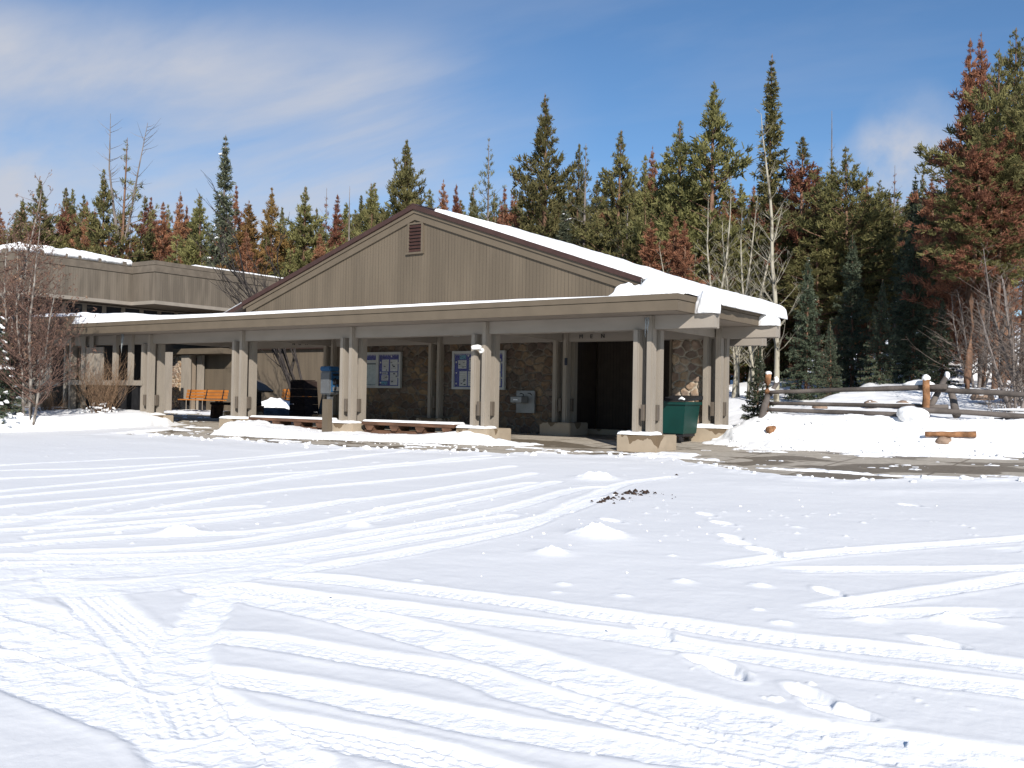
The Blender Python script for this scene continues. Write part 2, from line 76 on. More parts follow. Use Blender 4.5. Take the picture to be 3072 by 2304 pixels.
BARE=[('aspen', -0.84, 10.9, 0.86, 9.41, -0.23, 'tallest pale aspen with a white trunk right behind the end of the snowy roof'), ('aspen', -2.98, 10.6, 0.74, 7.25, -0.07, 'bare aspen with a forked pale trunk behind the middle of the snowy roof slope'), ('aspen', -2.29, 12.33, 1.04, 6.7, -0.26, None), ('aspen', -1.7, 11.52, 0.94, 6.36, -0.21, None), ('aspen', -2.94, 13.09, 1.07, 6.14, -0.3, None), ('aspen', -3.48, 13.91, 1.08, 7.28, 0.15, None), ('aspen', -3.6, 12.6, 1.06, 7.29, -0.4, None), ('aspen', -4.91, 17.82, 1.45, 5.14, -0.13, None), ('aspen', -4.84, 20.31, 1.65, 4.68, -0.12, None), ('aspen', -7.02, 18.79, 1.19, 6.04, -0.11, None), ('aspen', -5.86, 14.69, 1.03, 5.92, 0.12, None), ('alder', 6.47, 7.46, 1.08, 4.3, -0.96, 'bare grey alder leaning in from the right edge, tallest of the leafless trees there'), ('alder', 6.54, 9.94, 1.44, 4.92, -0.7, None), ('alder', 4.72, 11.11, 1.57, 3.52, -0.54, None), ('alder', 6.4, 6.2, 0.91, 3.04, -0.44, None), ('birch', -18.17, -3.57, -0.1, 7.23, 0.45, 'bare birch with brown catkins in front of the wooden screen at the left edge'), ('birch', -19.86, -2.31, -0.06, 6.97, 1.0, None), ('birch', -16.7, -3.77, -0.1, 5.91, 0.33, None)]
TRACKS=[(0.24, 1.0, [(5.34, -15.02), (5.98, -14.87), (6.68, -14.8), (7.18, -14.74), (7.69, -14.62), (8.15, -14.49), (8.6, -14.43)]), (0.24, 0.8, [(4.76, -14.55), (5.19, -14.4), (5.78, -14.33), (6.5, -14.21), (6.88, -14.31), (7.53, -14.32), (8.08, -14.31), (8.56, -14.3)]), (0.36, 1.0, [(3.67, -13.63), (4.66, -13.64), (5.58, -13.72), (6.54, -13.83), (7.05, -13.92), (7.61, -14.0), (8.19, -14.04), (8.66, -13.97), (9.09, -13.87)]), (0.24, 1.0, [(3.57, -13.55), (4.11, -13.46), (5.05, -13.36), (6.12, -13.21), (6.72, -13.09), (7.44, -13.04), (8.2, -12.98), (8.96, -12.85)]), (0.24, 1.0, [(3.71, -13.05), (4.24, -12.89), (4.79, -12.85), (5.78, -12.73), (6.32, -12.71), (6.96, -12.63), (7.69, -12.6), (8.32, -12.48), (8.91, -12.43)]), (0.24, 1.0, [(5.57, -15.38), (6.02, -15.34), (6.66, -15.23), (7.14, -15.19), (7.59, -15.19)]), (0.45, 1.0, [(3.29, -15.05), (4.16, -15.09), (4.95, -15.14), (5.72, -15.36), (6.25, -15.52), (6.69, -15.65)]), (0.4, 1.0, [(4.2, -15.51), (4.81, -15.53), (5.45, -15.55), (5.94, -15.57), (6.37, -15.74)]), (0.3, 1.0, [(2.78, -14.78), (3.77, -14.78), (4.42, -14.79), (4.76, -14.55)]), (0.22, 1.0, [(2.42, -14.11), (3.61, -14.52), (4.55, -14.88), (5.33, -15.21), (5.95, -15.56)]), (0.22, 1.0, [(3.11, -14.21), (4.08, -14.56), (4.83, -14.85), (5.58, -15.26), (6.02, -15.51)]), (0.3, 1.0, [(3.86, -13.68), (4.45, -14.31), (4.92, -14.79), (5.39, -15.17)]), (0.22, 0.8, [(-7.25, -9.47), (-6.76, -8.04), (-6.07, -6.36)]), (0.22, 0.8, [(-5.05, -10.61), (-4.55, -9.02), (-4.51, -6.75), (-4.63, -4.36)]), (0.22, 0.8, [(-3.44, -11.46), (-3.49, -9.32), (-3.32, -5.35), (-3.49, -2.1)]), (0.22, 0.8, [(-2.77, -11.81), (-2.53, -9.6), (-1.91, -6.48), (-1.49, -3.16)]), (0.22, 0.8, [(-1.82, -12.3), (-1.63, -10.59), (-1.52, -8.34), (-1.55, -5.74), (-0.94, -3.08)]), (0.22, 0.8, [(-0.69, -12.89), (-1.07, -11.29), (-1.37, -9.31), (-1.91, -6.48), (-1.4, -4.0)]), (0.22, 0.8, [(-0.04, -13.0), (-0.24, -11.54), (-0.44, -9.3), (-0.04, -6.91), (0.1, -4.58)]), (0.22, 0.8, [(-0.21, -13.15), (0.58, -11.82), (0.99, -10.22), (1.18, -7.85), (1.03, -5.34)]), (0.22, 0.8, [(0.68, -13.61), (1.28, -12.58), (2.06, -11.53), (1.89, -9.59), (1.75, -6.42)]), (0.22, 0.8, [(1.36, -13.55), (2.24, -12.52), (2.32, -10.8), (2.28, -8.28), (1.94, -6.1)]), (0.22, 0.8, [(-6.26, -9.98), (-5.1, -8.22), (-4.88, -3.45)]), (0.22, 0.8, [(0.45, -13.16), (0.78, -12.24), (1.13, -11.03), (1.0, -9.45)]), (0.22, 0.8, [(-1.01, -12.72), (-0.13, -11.9), (0.54, -10.53)]), (0.22, 0.8, [(2.7, -14.67), (3.04, -13.97), (3.55, -13.32), (3.83, -12.34), (4.04, -10.23), (3.53, -8.2), (2.92, -5.78), (3.13, -4.69)]), (0.22, 0.8, [(2.08, -14.34), (2.65, -13.51), (3.27, -12.61), (3.57, -11.14), (3.83, -9.55), (3.48, -7.44)]), (0.22, 0.8, [(1.54, -14.06), (2.47, -13.17), (3.11, -12.19), (3.31, -10.48), (3.43, -9.41)]), (0.22, 0.8, [(1.18, -13.87), (2.62, -12.81), (2.93, -11.43), (3.04, -8.79), (2.69, -6.8), (2.86, -6.35)]), (0.5, 0.5, [(1.65, -14.21), (2.43, -13.78), (2.88, -13.24), (3.35, -12.67)]), (0.5, 0.5, [(2.62, -14.45), (3.11, -14.02), (3.4, -13.42), (3.57, -12.87)]), (0.2, 1.0, [(6.36, -10.9), (7.06, -9.57), (8.31, -7.75), (8.81, -6.99)]), (0.2, 1.0, [(6.8, -10.67), (7.59, -10.09), (8.52, -9.36), (8.96, -9.0)]), (0.22, 1.0, [(7.51, -11.92), (7.97, -10.99), (8.57, -9.76), (8.81, -9.21)]), (0.22, 1.0, [(7.52, -11.96), (8.1, -11.54), (8.84, -10.95)]), (0.2, 1.0, [(8.1, -8.74), (8.53, -8.2)])]
FEET=[(5.19, -8.08), (5.61, -8.6), (6.0, -9.37), (6.18, -9.62), (6.5, -9.86), (6.59, -9.9), (7.5, -11.19), (7.51, -13.3), (7.61, -13.37), (8.11, -13.51), (8.29, -13.65), (6.96, -12.89), (8.43, -12.18), (6.84, -5.84), (4.53, -9.06)]
LUMPS=[(4.89, -9.98, 0.5), (5.01, -11.0, 0.3), (5.75, -12.01, 0.13), (6.31, -12.1, 0.14), (6.47, -11.43, 0.18), (7.0, -11.23, 0.18), (2.19, -5.36, 0.6), (4.78, -12.56, 0.1), (5.87, -12.28, 0.1), (6.32, -8.41, 0.15), (5.95, -10.55, 0.1), (7.95, -11.86, 0.2), (7.51, -12.24, 0.15), (8.39, -11.56, 0.25), (8.59, -11.56, 0.2), (7.26, -11.98, 0.1), (1.38, -12.18, 0.4), (2.52, -10.84, 0.3)]
DIRT=[(3.68, -7.71), (3.66, -7.45), (3.71, -7.29), (3.64, -6.91), (3.62, -6.71), (3.87, -6.89), (3.88, -6.59), (3.98, -6.46), (4.24, -6.92), (3.24, -4.54)]
WET=[(3.23, -5.2), (3.44, -7.75), (3.35, -7.25), (6.89, -10.64)]
TRK = [(4.69, 9.88, 6.6, .10, .25, 'thickest orange barked trunk behind the right end of the fence, leaning slightly'), (4.8, 11.2, 6.8, .085, .05, 'thin dark forked pine trunk just right of the thick leaning one'), (4.68, 12.3, 7.4, .09, .3, 'slender orange pine trunk between the thickest trunk and the pair at the right'), (5.29, 10.3, 6.6, .085, .12, 'straight grey orange pine trunk, third tall trunk from the right edge'), (5.31, 11.5, 7.2, .09, .22, 'orange pine trunk, second tall trunk from the right edge'), (4.54, 18.3, 9, .1, .1, 'farther dark orange pine trunk seen between the near ones at the right')]
SPL = (-17.5, -4.3, -.05)
LOGA, LOGB = (1.86, 2.92, .46), (1.95, 4.1, .5)
BA, BB, BC = (5.14, 2.92, .475), (6.08, 3.0, .505), (5.49, 3.0, .33)
# ---------------------------------------------------------------- materials
def M(name, col, rough=.8, var=.12, sc=6, bump=0, bsc=40, spec=.25, metal=0, col2=None, lo=.4, hi=.62, stretch=(1, 1, 1), coord='Object'):
    ma = bpy.data.materials.new(name); ma.use_nodes = True; t = ma.node_tree; b = t.nodes['Principled BSDF']
    b.inputs['Roughness'].default_value = rough; b.inputs['Specular IOR Level'].default_value = spec; b.inputs['Metallic'].default_value = metal
    tc = t.nodes.new('ShaderNodeTexCoord'); mp = t.nodes.new('ShaderNodeMapping'); mp.inputs['Scale'].default_value = stretch
    t.links.new(tc.outputs[coord], mp.inputs[0])
    n = t.nodes.new('ShaderNodeTexNoise'); n.inputs['Scale'].default_value = sc; n.inputs['Detail'].default_value = 6; t.links.new(mp.outputs[0], n.inputs[0])
    mr = t.nodes.new('ShaderNodeMapRange'); mr.inputs[1].default_value = lo; mr.inputs[2].default_value = hi; t.links.new(n.outputs[0], mr.inputs[0])
    mx = t.nodes.new('ShaderNodeMix'); mx.data_type = 'RGBA'; t.links.new(mr.outputs[0], mx.inputs[0])
    c2 = col2 or tuple(min(1, c*(1+var)) for c in col); c1 = col if col2 else tuple(c*(1-var) for c in col)
    mx.inputs[6].default_value = (*c1, 1); mx.inputs[7].default_value = (*c2, 1)
    t.links.new(mx.outputs[2], b.inputs['Base Color'])
    if bump:
        n3 = t.nodes.new('ShaderNodeTexNoise'); n3.inputs['Scale'].default_value = bsc; n3.inputs['Detail'].default_value = 4; t.links.new(mp.outputs[0], n3.inputs[0])
        bp = t.nodes.new('ShaderNodeBump'); bp.inputs['Strength'].default_value = bump; bp.inputs['Distance'].default_value = .02; t.links.new(n3.outputs[0], bp.inputs['Height']); t.links.new(bp.outputs[0], b.inputs['Normal'])
    ma['mix'] = 1
    return ma
def node(ma, typ, **k):
    n = ma.node_tree.nodes.new(typ)
    for a, b in k.items(): setattr(n, a, b)
    return n
def groove(ma, axis, pitch=.1, wide=1.2, depth=.45):
    """vertical board grooves cut into a siding, by world position"""
    t = ma.node_tree; L = t.links.new; b = t.nodes['Principled BSDF']
    g = node(ma, 'ShaderNodeNewGeometry'); s = node(ma, 'ShaderNodeSeparateXYZ'); L(g.outputs['Position'], s.inputs[0])
    def band(p, wdt):
        a = node(ma, 'ShaderNodeMath', operation='DIVIDE'); L(s.outputs[axis], a.inputs[0]); a.inputs[1].default_value = p
        f = node(ma, 'ShaderNodeMath', operation='FRACT'); L(a.outputs[0], f.inputs[0])
        l = node(ma, 'ShaderNodeMath', operation='LESS_THAN'); L(f.outputs[0], l.inputs[0]); l.inputs[1].default_value = wdt/p; return l
    a = band(pitch, .008); c = band(wide, .014)
    mxx = node(ma, 'ShaderNodeMath', operation='MAXIMUM'); L(a.outputs[0], mxx.inputs[0]); L(c.outputs[0], mxx.inputs[1])
    src = b.inputs['Base Color'].links[0].from_socket
    mx = node(ma, 'ShaderNodeMix', data_type='RGBA', blend_type='MULTIPLY'); L(mxx.outputs[0], mx.inputs[0]); L(src, mx.inputs[6]); mx.inputs[7].default_value = (1-depth, 1-depth, 1-depth, 1)
    L(mx.outputs[2], b.inputs['Base Color'])
    iv = node(ma, 'ShaderNodeMath', operation='SUBTRACT'); iv.inputs[0].default_value = 1; L(mxx.outputs[0], iv.inputs[1])
    bp = node(ma, 'ShaderNodeBump'); bp.inputs['Strength'].default_value = .6; bp.inputs['Distance'].default_value = .01; L(iv.outputs[0], bp.inputs['Height']); L(bp.outputs[0], b.inputs['Normal'])
    return ma
TAN = (.119, .094, .066); POST = (.265, .23, .188)
m_sidX = groove(M('siding_front', TAN, .75, .11, 1.8, stretch=(1.4, 1, .16), bump=.05, bsc=30), 0)
m_sidY = groove(M('siding_side', (.15, .118, .083), .75, .07, 2.5, stretch=(1, 1, .3)), 1)
m_sidW = groove(M('weathered_siding', (.150, .125, .097), .8, .16, 3, stretch=(1, 1, .15)), 1, .12, 1.2, .35)
m_tan = M('tan_painted_board', TAN, .7, .05, 3, .1, 60)
m_post = M('grey_beige_painted_wood', POST, .7, .07, 4, .15, 50, stretch=(1, 1, .25))
m_beam = M('grey_beige_beam', (.28, .245, .205), .7, .06, 3, .12, 50, stretch=(.3, 1, 1))
m_soff = M('soffit_paint', (.22, .185, .15), .8, .05, 2)
m_dark = groove(M('dark_brown_siding', (.05, .038, .03), .85, .1, 4), 0, .1, 1.2, .5)
m_darkY = groove(M('dark_brown_siding_side', (.05, .038, .03), .85, .1, 4), 1, .1, 1.2, .5)
m_brown = M('dark_brown_metal', (.052, .026, .02), .45, .1, 5, spec=.4)
m_box = M('brown_grey_enamel', (.105, .085, .066), .5, .04, 5)
m_conc = M('tan_concrete', (.34, .275, .20), .9, .07, 3, .12, 60)
m_wet = M('wet_concrete', (.14, .1, .066), .5, .14, 5, .3, 60)
m_metal = M('stainless_steel', (.20, .20, .195), .4, .12, 4, metal=.5, spec=.5)
m_frame = M('aluminium_frame', (.36, .37, .36), .5, .05, 4, spec=.4)
m_blue = M('blue_board', (.016, .024, .17), .7, .08, 4)
m_paper = M('paper', (.42, .43, .42), .9, .06, 12)
m_map = M('pale_map', (.32, .37, .37), .9, .1, 14)
m_ink = M('dark_print', (.03, .035, .05), .9, .2, 30)
m_teal = M('teal_picture', (.05, .17, .26), .8, .4, 20)
m_green = M('green_painted_steel', (.0, .034, .027), .5, .1, 3, spec=.4)
m_black = M('black_rubber', (.018, .018, .02), .6, .2, 4)
m_orange = M('orange_stained_wood', (.40, .145, .028), .55, .12, 8, .15, 60, stretch=(.2, 1, 1))
m_wood = M('brown_weathered_timber', (.115, .06, .036), .8, .25, 7, .4, 40, stretch=(.25, 1, 1))
m_dkwood = M('dark_brown_planks', (.03, .018, .014), .8, .2, 8, .2, 50)
m_white = M('white_plastic', (.75, .75, .73), .4, .03, 5, spec=.4)
m_glass = M('dark_window_glass', (.03, .035, .045), .08, .1, 1, spec=.6)
m_glassb = M('sky_painted_glass', (.16, .2, .26), .12, .2, 1, spec=.6)  # reflected sky is put into the bluish base colour
m_ice = M('ice', (.42, .45, .46), .1, .1, 10, spec=.6)
m_ice.node_tree.nodes['Principled BSDF'].inputs['Transmission Weight'].default_value = .5
m_phone = M('grey_phone_metal', (.15, .155, .16), .45, .1, 6, metal=.4)
m_cyan = M('blue_phone_panel', (.025, .09, .19), .5, .1, 9)
m_yel = M('yellow_sticker', (.55, .45, .03), .6, .05, 9)
m_bark = M('orange_brown_bark', (.17, .098, .064), .95, .3, 9, .8, 30, stretch=(1, 1, .2))
m_barkg = M('grey_dead_bark', (.17, .145, .13), .95, .25, 9, .7, 30, stretch=(1, 1, .2))
m_barkp = M('pale_stripped_trunk', (.42, .30, .19), .9, .25, 6, .5, 30, stretch=(1, 1, .2))
m_asp = M('aspen_bark', (.10, .085, .06), .85, .2, 5, .3, 40, col2=(.35, .32, .25), lo=.35, hi=.5, stretch=(1, 1, .6))
m_twig = M('brown_grey_twigs', (.15, .12, .10), .9, .25, 8)
m_twigr = M('red_brown_twigs', (.14, .085, .065), .9, .3, 8)
m_log = M('grey_weathered_log', (.10, .085, .075), .95, .35, 5, .7, 40, stretch=(.3, .3, .3))
m_logo = M('orange_brown_log', (.25, .125, .06), .9, .35, 6, .6, 40)
m_rock = M('tan_granite_boulder', (.24, .17, .125), .95, .25, 4, .8, 20)
m_rockg = M('blue_grey_boulder', (.10, .11, .125), .9, .35, 3, .6, 14)
m_soil = M('dark_soil', (.04, .025, .018), .95, .3, 30)
m_dry = M('dry_stalks', (.24, .155, .095), .9, .3, 20)
def M_snow():
    ma = bpy.data.materials.new('snow'); ma.use_nodes = True; t = ma.node_tree; b = t.nodes['Principled BSDF']; L = t.links.new
    b.inputs['Roughness'].default_value = .65; b.inputs['Specular IOR Level'].default_value = .2
    at = node(ma, 'ShaderNodeAttribute', attribute_name='packed')
    mx = node(ma, 'ShaderNodeMix', data_type='RGBA'); mx.inputs[6].default_value = (.80, .798, .795, 1); mx.inputs[7].default_value = (.96, .957, .95, 1); L(at.outputs['Fac'], mx.inputs[0]); L(mx.outputs[2], b.inputs['Base Color'])
    g = node(ma, 'ShaderNodeNewGeometry')
    n = node(ma, 'ShaderNodeTexNoise'); n.inputs['Scale'].default_value = 28; n.inputs['Detail'].default_value = 5; L(g.outputs['Position'], n.inputs[0])
    n2 = node(ma, 'ShaderNodeTexNoise'); n2.inputs['Scale'].default_value = 6; n2.inputs['Detail'].default_value = 6; n2.inputs['Roughness'].default_value = .65; L(g.outputs['Position'], n2.inputs[0])
    st = node(ma, 'ShaderNodeMath', operation='MULTIPLY_ADD'); L(at.outputs['Fac'], st.inputs[0]); st.inputs[1].default_value = .30; st.inputs[2].default_value = .05
    bp = node(ma, 'ShaderNodeBump'); bp.inputs['Distance'].default_value = .03; L(st.outputs[0], bp.inputs['Strength']); L(n.outputs[0], bp.inputs['Height'])
    b2 = node(ma, 'ShaderNodeBump'); b2.inputs['Distance'].default_value = .05; b2.inputs['Strength'].default_value = .07; L(n2.outputs[0], b2.inputs['Height']); L(bp.outputs[0], b2.inputs['Normal']); L(b2.outputs[0], b.inputs['Normal'])
    return ma
m_snow = M_snow()
def M_pave():
    ma = M('concrete_pavement', (.43, .38, .31), .85, .1, 9, .2, 90, coord='Object'); t = ma.node_tree; L = t.links.new; b = t.nodes['Principled BSDF']
    g = node(ma, 'ShaderNodeNewGeometry'); mp = node(ma, 'ShaderNodeMapping'); mp.inputs['Scale'].default_value = (.55, .95, 1); L(g.outputs['Position'], mp.inputs[0])
    n = node(ma, 'ShaderNodeTexNoise'); n.inputs['Scale'].default_value = .9; n.inputs['Detail'].default_value = 2.5; n.inputs['Distortion'].default_value = .7; L(mp.outputs[0], n.inputs[0])
    mr = node(ma, 'ShaderNodeMapRange'); mr.inputs[1].default_value = .53; mr.inputs[2].default_value = .54; L(n.outputs[0], mr.inputs[0])
    # joints
    s = node(ma, 'ShaderNodeSeparateXYZ'); L(g.outputs['Position'], s.inputs[0])
    def band(i, p, wd, off=0):
        o = node(ma, 'ShaderNodeMath', operation='ADD'); L(s.outputs[i], o.inputs[0]); o.inputs[1].default_value = off+100
        a = node(ma, 'ShaderNodeMath', operation='DIVIDE'); L(o.outputs[0], a.inputs[0]); a.inputs[1].default_value = p
        f = node(ma, 'ShaderNodeMath', operation='FRACT'); L(a.outputs[0], f.inputs[0])
        l = node(ma, 'ShaderNodeMath', operation='LESS_THAN'); L(f.outputs[0], l.inputs[0]); l.inputs[1].default_value = wd/p; return l
    def mxm(a, c):
        n_ = node(ma, 'ShaderNodeMath', operation='MAXIMUM'); L(a.outputs[0], n_.inputs[0]); L(c.outputs[0], n_.inputs[1]); return n_
    jw = mxm(band(0, 1.83, .05), band(1, 1.22, .05, .3)); wet = mxm(mr, jw)
    src = b.inputs['Base Color'].links[0].from_socket
    mx = node(ma, 'ShaderNodeMix', data_type='RGBA', blend_type='MULTIPLY'); L(wet.outputs[0], mx.inputs[0]); L(src, mx.inputs[6]); mx.inputs[7].default_value = (.42, .39, .35, 1); L(mx.outputs[2], b.inputs['Base Color'])
    rr = node(ma, 'ShaderNodeMapRange'); rr.inputs[3].default_value = .9; rr.inputs[4].default_value = .55; L(wet.outputs[0], rr.inputs[0]); L(rr.outputs[0], b.inputs['Roughness'])
    return ma
m_pave = M_pave()
def M_attr(name, rough=.9, bump=.5, bsc=30, attr='col'):
    ma = bpy.data.materials.new(name); ma.use_nodes = True; b = ma.node_tree.nodes['Principled BSDF']; b.inputs['Roughness'].default_value = rough; b.inputs['Specular IOR Level'].default_value = .2
    a = node(ma, 'ShaderNodeAttribute', attribute_name=attr); ma.node_tree.links.new(a.outputs['Color'], b.inputs['Base Color'])
    n = node(ma, 'ShaderNodeTexNoise'); n.inputs['Scale'].default_value = bsc; g = node(ma, 'ShaderNodeNewGeometry'); ma.node_tree.links.new(g.outputs['Position'], n.inputs[0])
    bp = node(ma, 'ShaderNodeBump'); bp.inputs['Strength'].default_value = bump; bp.inputs['Distance'].default_value = .02; ma.node_tree.links.new(n.outputs[0], bp.inputs['Height']); ma.node_tree.links.new(bp.outputs[0], b.inputs['Normal'])
    return ma
m_stone = M_attr('field_stone_masonry')
def M_leaf(name, c1, c2):
    """needles: colour between c1 and c2 by clump, a little different from tree to tree"""
    ma = bpy.data.materials.new(name); ma.use_nodes = True; t = ma.node_tree; L = t.links.new; b = t.nodes['Principled BSDF']
    b.inputs['Roughness'].default_value = .7; b.inputs['Specular IOR Level'].default_value = .15
    a = node(ma, 'ShaderNodeAttribute', attribute_name='tint'); mx = node(ma, 'ShaderNodeMix', data_type='RGBA'); L(a.outputs['Fac'], mx.inputs[0]); mx.inputs[6].default_value = (*c1, 1); mx.inputs[7].default_value = (*c2, 1)
    oi = node(ma, 'ShaderNodeObjectInfo'); h = node(ma, 'ShaderNodeHueSaturation')
    r = node(ma, 'ShaderNodeMapRange'); r.inputs[3].default_value = .488; r.inputs[4].default_value = .508; L(oi.outputs['Random'], r.inputs[0]); L(r.outputs[0], h.inputs['Hue'])
    r2 = node(ma, 'ShaderNodeMapRange'); r2.inputs[3].default_value = .85; r2.inputs[4].default_value = 1.45; L(oi.outputs['Random'], r2.inputs[0]); L(r2.outputs[0], h.inputs['Value']); L(mx.outputs[2], h.inputs['Color'])
    L(h.outputs[0], b.inputs['Base Color'])
    tr = node(ma, 'ShaderNodeBsdfTranslucent'); L(h.outputs[0], tr.inputs[0]); ms = node(ma, 'ShaderNodeMixShader'); ms.inputs[0].default_value = .32
    L(b.outputs[0], ms.inputs[1]); L(tr.outputs[0], ms.inputs[2]); L(ms.outputs[0], t.nodes['Material Output'].inputs[0])
    return ma
l_pine = M_leaf('green_pine_needles', (.075, .075, .03), (.22, .20, .08))
l_grey = M_leaf('grey_green_needles', (.08, .09, .055), (.22, .22, .135))
l_red = M_leaf('red_brown_needles', (.12, .055, .035), (.32, .15, .085))
l_orange = M_leaf('orange_green_needles', (.13, .09, .03), (.31, .19, .07))
l_spruce = M_leaf('dark_spruce_needles', (.038, .052, .034), (.125, .148, .095))
l_nsp = M_leaf('grey_spruce_needles', (.055, .066, .04), (.17, .18, .115))
l_cat = M_leaf('brown_catkins', (.14, .08, .055), (.26, .16, .11))
# ---------------------------------------------------------------- helpers
def org(o): return Vector(o.get('_o', (0, 0, 0))) if o else Vector((0, 0, 0))
def link(name, me, mats, parent=None, at=(0, 0, 0)):
    """me is in world coordinates; the object gets its origin at `at` or at its parent's origin"""
    for mm in (mats if isinstance(mats, (list, tuple)) else [mats]): me.materials.append(mm)
    a = org(parent) if parent else Vector(at)
    me.transform(Matrix.Translation(-a)); me.name = name
    o = bpy.data.objects.new(name, me); C.objects.link(o); o['_o'] = tuple(a)
    if parent: o.parent = parent
    else: o.location = a
    return o
def new(): return bmesh.new()
def part(name, bm, mats, parent=None, at=(0, 0, 0), bevel=0, smooth=False, label=None):
    if bevel: bmesh.ops.bevel(bm, geom=bm.edges[:], offset=bevel, segments=2, affect='EDGES', clamp_overlap=True)
    bmesh.ops.recalc_face_normals(bm, faces=bm.faces[:])
    me = bpy.data.meshes.new(name); bm.to_mesh(me); bm.free()
    if smooth:
        for p in me.polygons: p.use_smooth = True
    o = link(name, me, mats, parent, at)
    if label: o['label'] = label
    return o
def tag(o, label=None, cat=None, group=None, kind=None):
    if label: o['label'] = label
    if cat: o['category'] = cat
    if group: o['group'] = group
    if kind: o['kind'] = kind
    return o
def thing(name, loc, label, cat, group=None):
    o = bpy.data.objects.new(name, None); C.objects.link(o); o.location = loc; o['_o'] = tuple(loc); o.empty_display_size = .2
    return tag(o, label, cat, group)
def box(bm, x0, x1, y0, y1, z0, z1, mi=0):
    v = [bm.verts.new(p) for p in ((x0, y0, z0), (x1, y0, z0), (x1, y1, z0), (x0, y1, z0), (x0, y0, z1), (x1, y0, z1), (x1, y1, z1), (x0, y1, z1))]
    for f in ((0, 3, 2, 1), (4, 5, 6, 7), (0, 1, 5, 4), (1, 2, 6, 5), (2, 3, 7, 6), (3, 0, 4, 7)): bm.faces.new([v[i] for i in f]).material_index = mi
    return bm
def boxb(*a): return box(new(), *a)
def prism(bm, pts, axis, a, b, mi=0):
    """extrude a polygon; axis 1: pts are (x,z) between y=a and y=b; axis 0: (y,z); axis 2: (x,y)"""
    def P(p, t): return (p[0], t, p[1]) if axis == 1 else ((t, p[0], p[1]) if axis == 0 else (p[0], p[1], t))
    u = [bm.verts.new(P(p, a)) for p in pts]; v = [bm.verts.new(P(p, b)) for p in pts]; n = len(pts)
    bm.faces.new(u).material_index = mi; bm.faces.new(v[::-1]).material_index = mi
    for i in range(n): bm.faces.new((u[i], v[i], v[(i+1) % n], u[(i+1) % n])).material_index = mi
    return bm
def tube(bm, pts, rad, seg=8, cap=True, wob=0, rnd=random):
    rings = []
    for i, p in enumerate(pts):
        p = Vector(p); d = (Vector(pts[min(i+1, len(pts)-1)])-Vector(pts[max(i-1, 0)])).normalized()
        s = d.cross(Vector((0, 0, 1)));  s = (s if s.length > .05 else d.cross(Vector((1, 0, 0)))).normalized(); t = s.cross(d)
        r = rad[i] if isinstance(rad, (list, tuple)) else rad
        rings.append([bm.verts.new(p+(s*math.cos(2*math.pi*k/seg)+t*math.sin(2*math.pi*k/seg))*r*(1+rnd.uniform(-wob, wob))) for k in range(seg)])
    for a, b in zip(rings, rings[1:]):
        for k in range(seg): bm.faces.new((a[k], a[(k+1) % seg], b[(k+1) % seg], b[k]))
    if cap: bm.faces.new(rings[0][::-1]); bm.faces.new(rings[-1])
    return bm
def log(p0, p1, r0, r1, n=8, seed=1, seg=12):
    rn = random.Random(seed); p0 = Vector(p0); p1 = Vector(p1); pts = []; rad = []
    for i in range(n+1):
        f = i/n; j = .12*r0 if 0 < i < n else 0
        pts.append(p0.lerp(p1, f)+Vector((rn.uniform(-j, j), rn.uniform(-j, j), rn.uniform(-j, j)))); rad.append((r0+(r1-r0)*f)*rn.uniform(.95, 1.05))
    return tube(new(), pts, rad, seg, True, .05, rn)
# value noise
def _h(i, j, s):
    n = (i*374761393+j*668265263+s*974711) & 0x7fffffff
    n = ((n ^ (n >> 13))*1274126177) & 0x7fffffff
    return ((n ^ (n >> 16)) & 0xffff)/65535.0
def vn(x, y, s=0):
    x = np.asarray(x, float); y = np.asarray(y, float); i = np.floor(x).astype(np.int64); j = np.floor(y).astype(np.int64); u = x-i; v = y-j
    u = u*u*(3-2*u); v = v*v*(3-2*v)
    return (_h(i, j, s)*(1-u)+_h(i+1, j, s)*u)*(1-v)+(_h(i, j+1, s)*(1-u)+_h(i+1, j+1, s)*u)*v
def fbm(x, y, s=0, o=4):
    t = 0; a = .5; n = 0
    for k in range(o): t = t+a*vn(np.asarray(x)*2**k, np.asarray(y)*2**k, s+k*17); n += a; a *= .5
    return t/n
def sst(a, b, x):
    t = np.clip((x-a)/(b-a), 0, 1); return t*t*(3-2*t)
def npmesh(name, V, F, smooth=True, attrs=None, cols=None):
    me = bpy.data.meshes.new(name); V = np.asarray(V, np.float32); F = np.asarray(F, np.int32); k = F.shape[1]
    me.vertices.add(len(V)); me.vertices.foreach_set('co', V.ravel()); me.loops.add(F.size); me.loops.foreach_set('vertex_index', F.ravel())
    me.polygons.add(len(F)); me.polygons.foreach_set('loop_start', np.arange(0, F.size, k, dtype=np.int32)); me.polygons.foreach_set('loop_total', np.full(len(F), k, np.int32))
    me.polygons.foreach_set('use_smooth', np.full(len(F), smooth, bool)); me.update(calc_edges=True)
    for n, a in (attrs or {}).items():
        at = me.attributes.new(n, 'FLOAT', 'POINT'); at.data.foreach_set('value', np.asarray(a, np.float32).ravel())
    for n, a in (cols or {}).items():
        at = me.color_attributes.new(n, 'FLOAT_COLOR', 'POINT'); a4 = np.ones((len(V), 4), np.float32); a4[:, :3] = a; at.data.foreach_set('color', a4.ravel())
    return me
def gridF(nx, ny, off=0):
    i, j = np.meshgrid(np.arange(nx-1), np.arange(ny-1), indexing='ij'); a = (i*ny+j).ravel()+off
    return np.stack([a, a+ny, a+ny+1, a+1], 1)
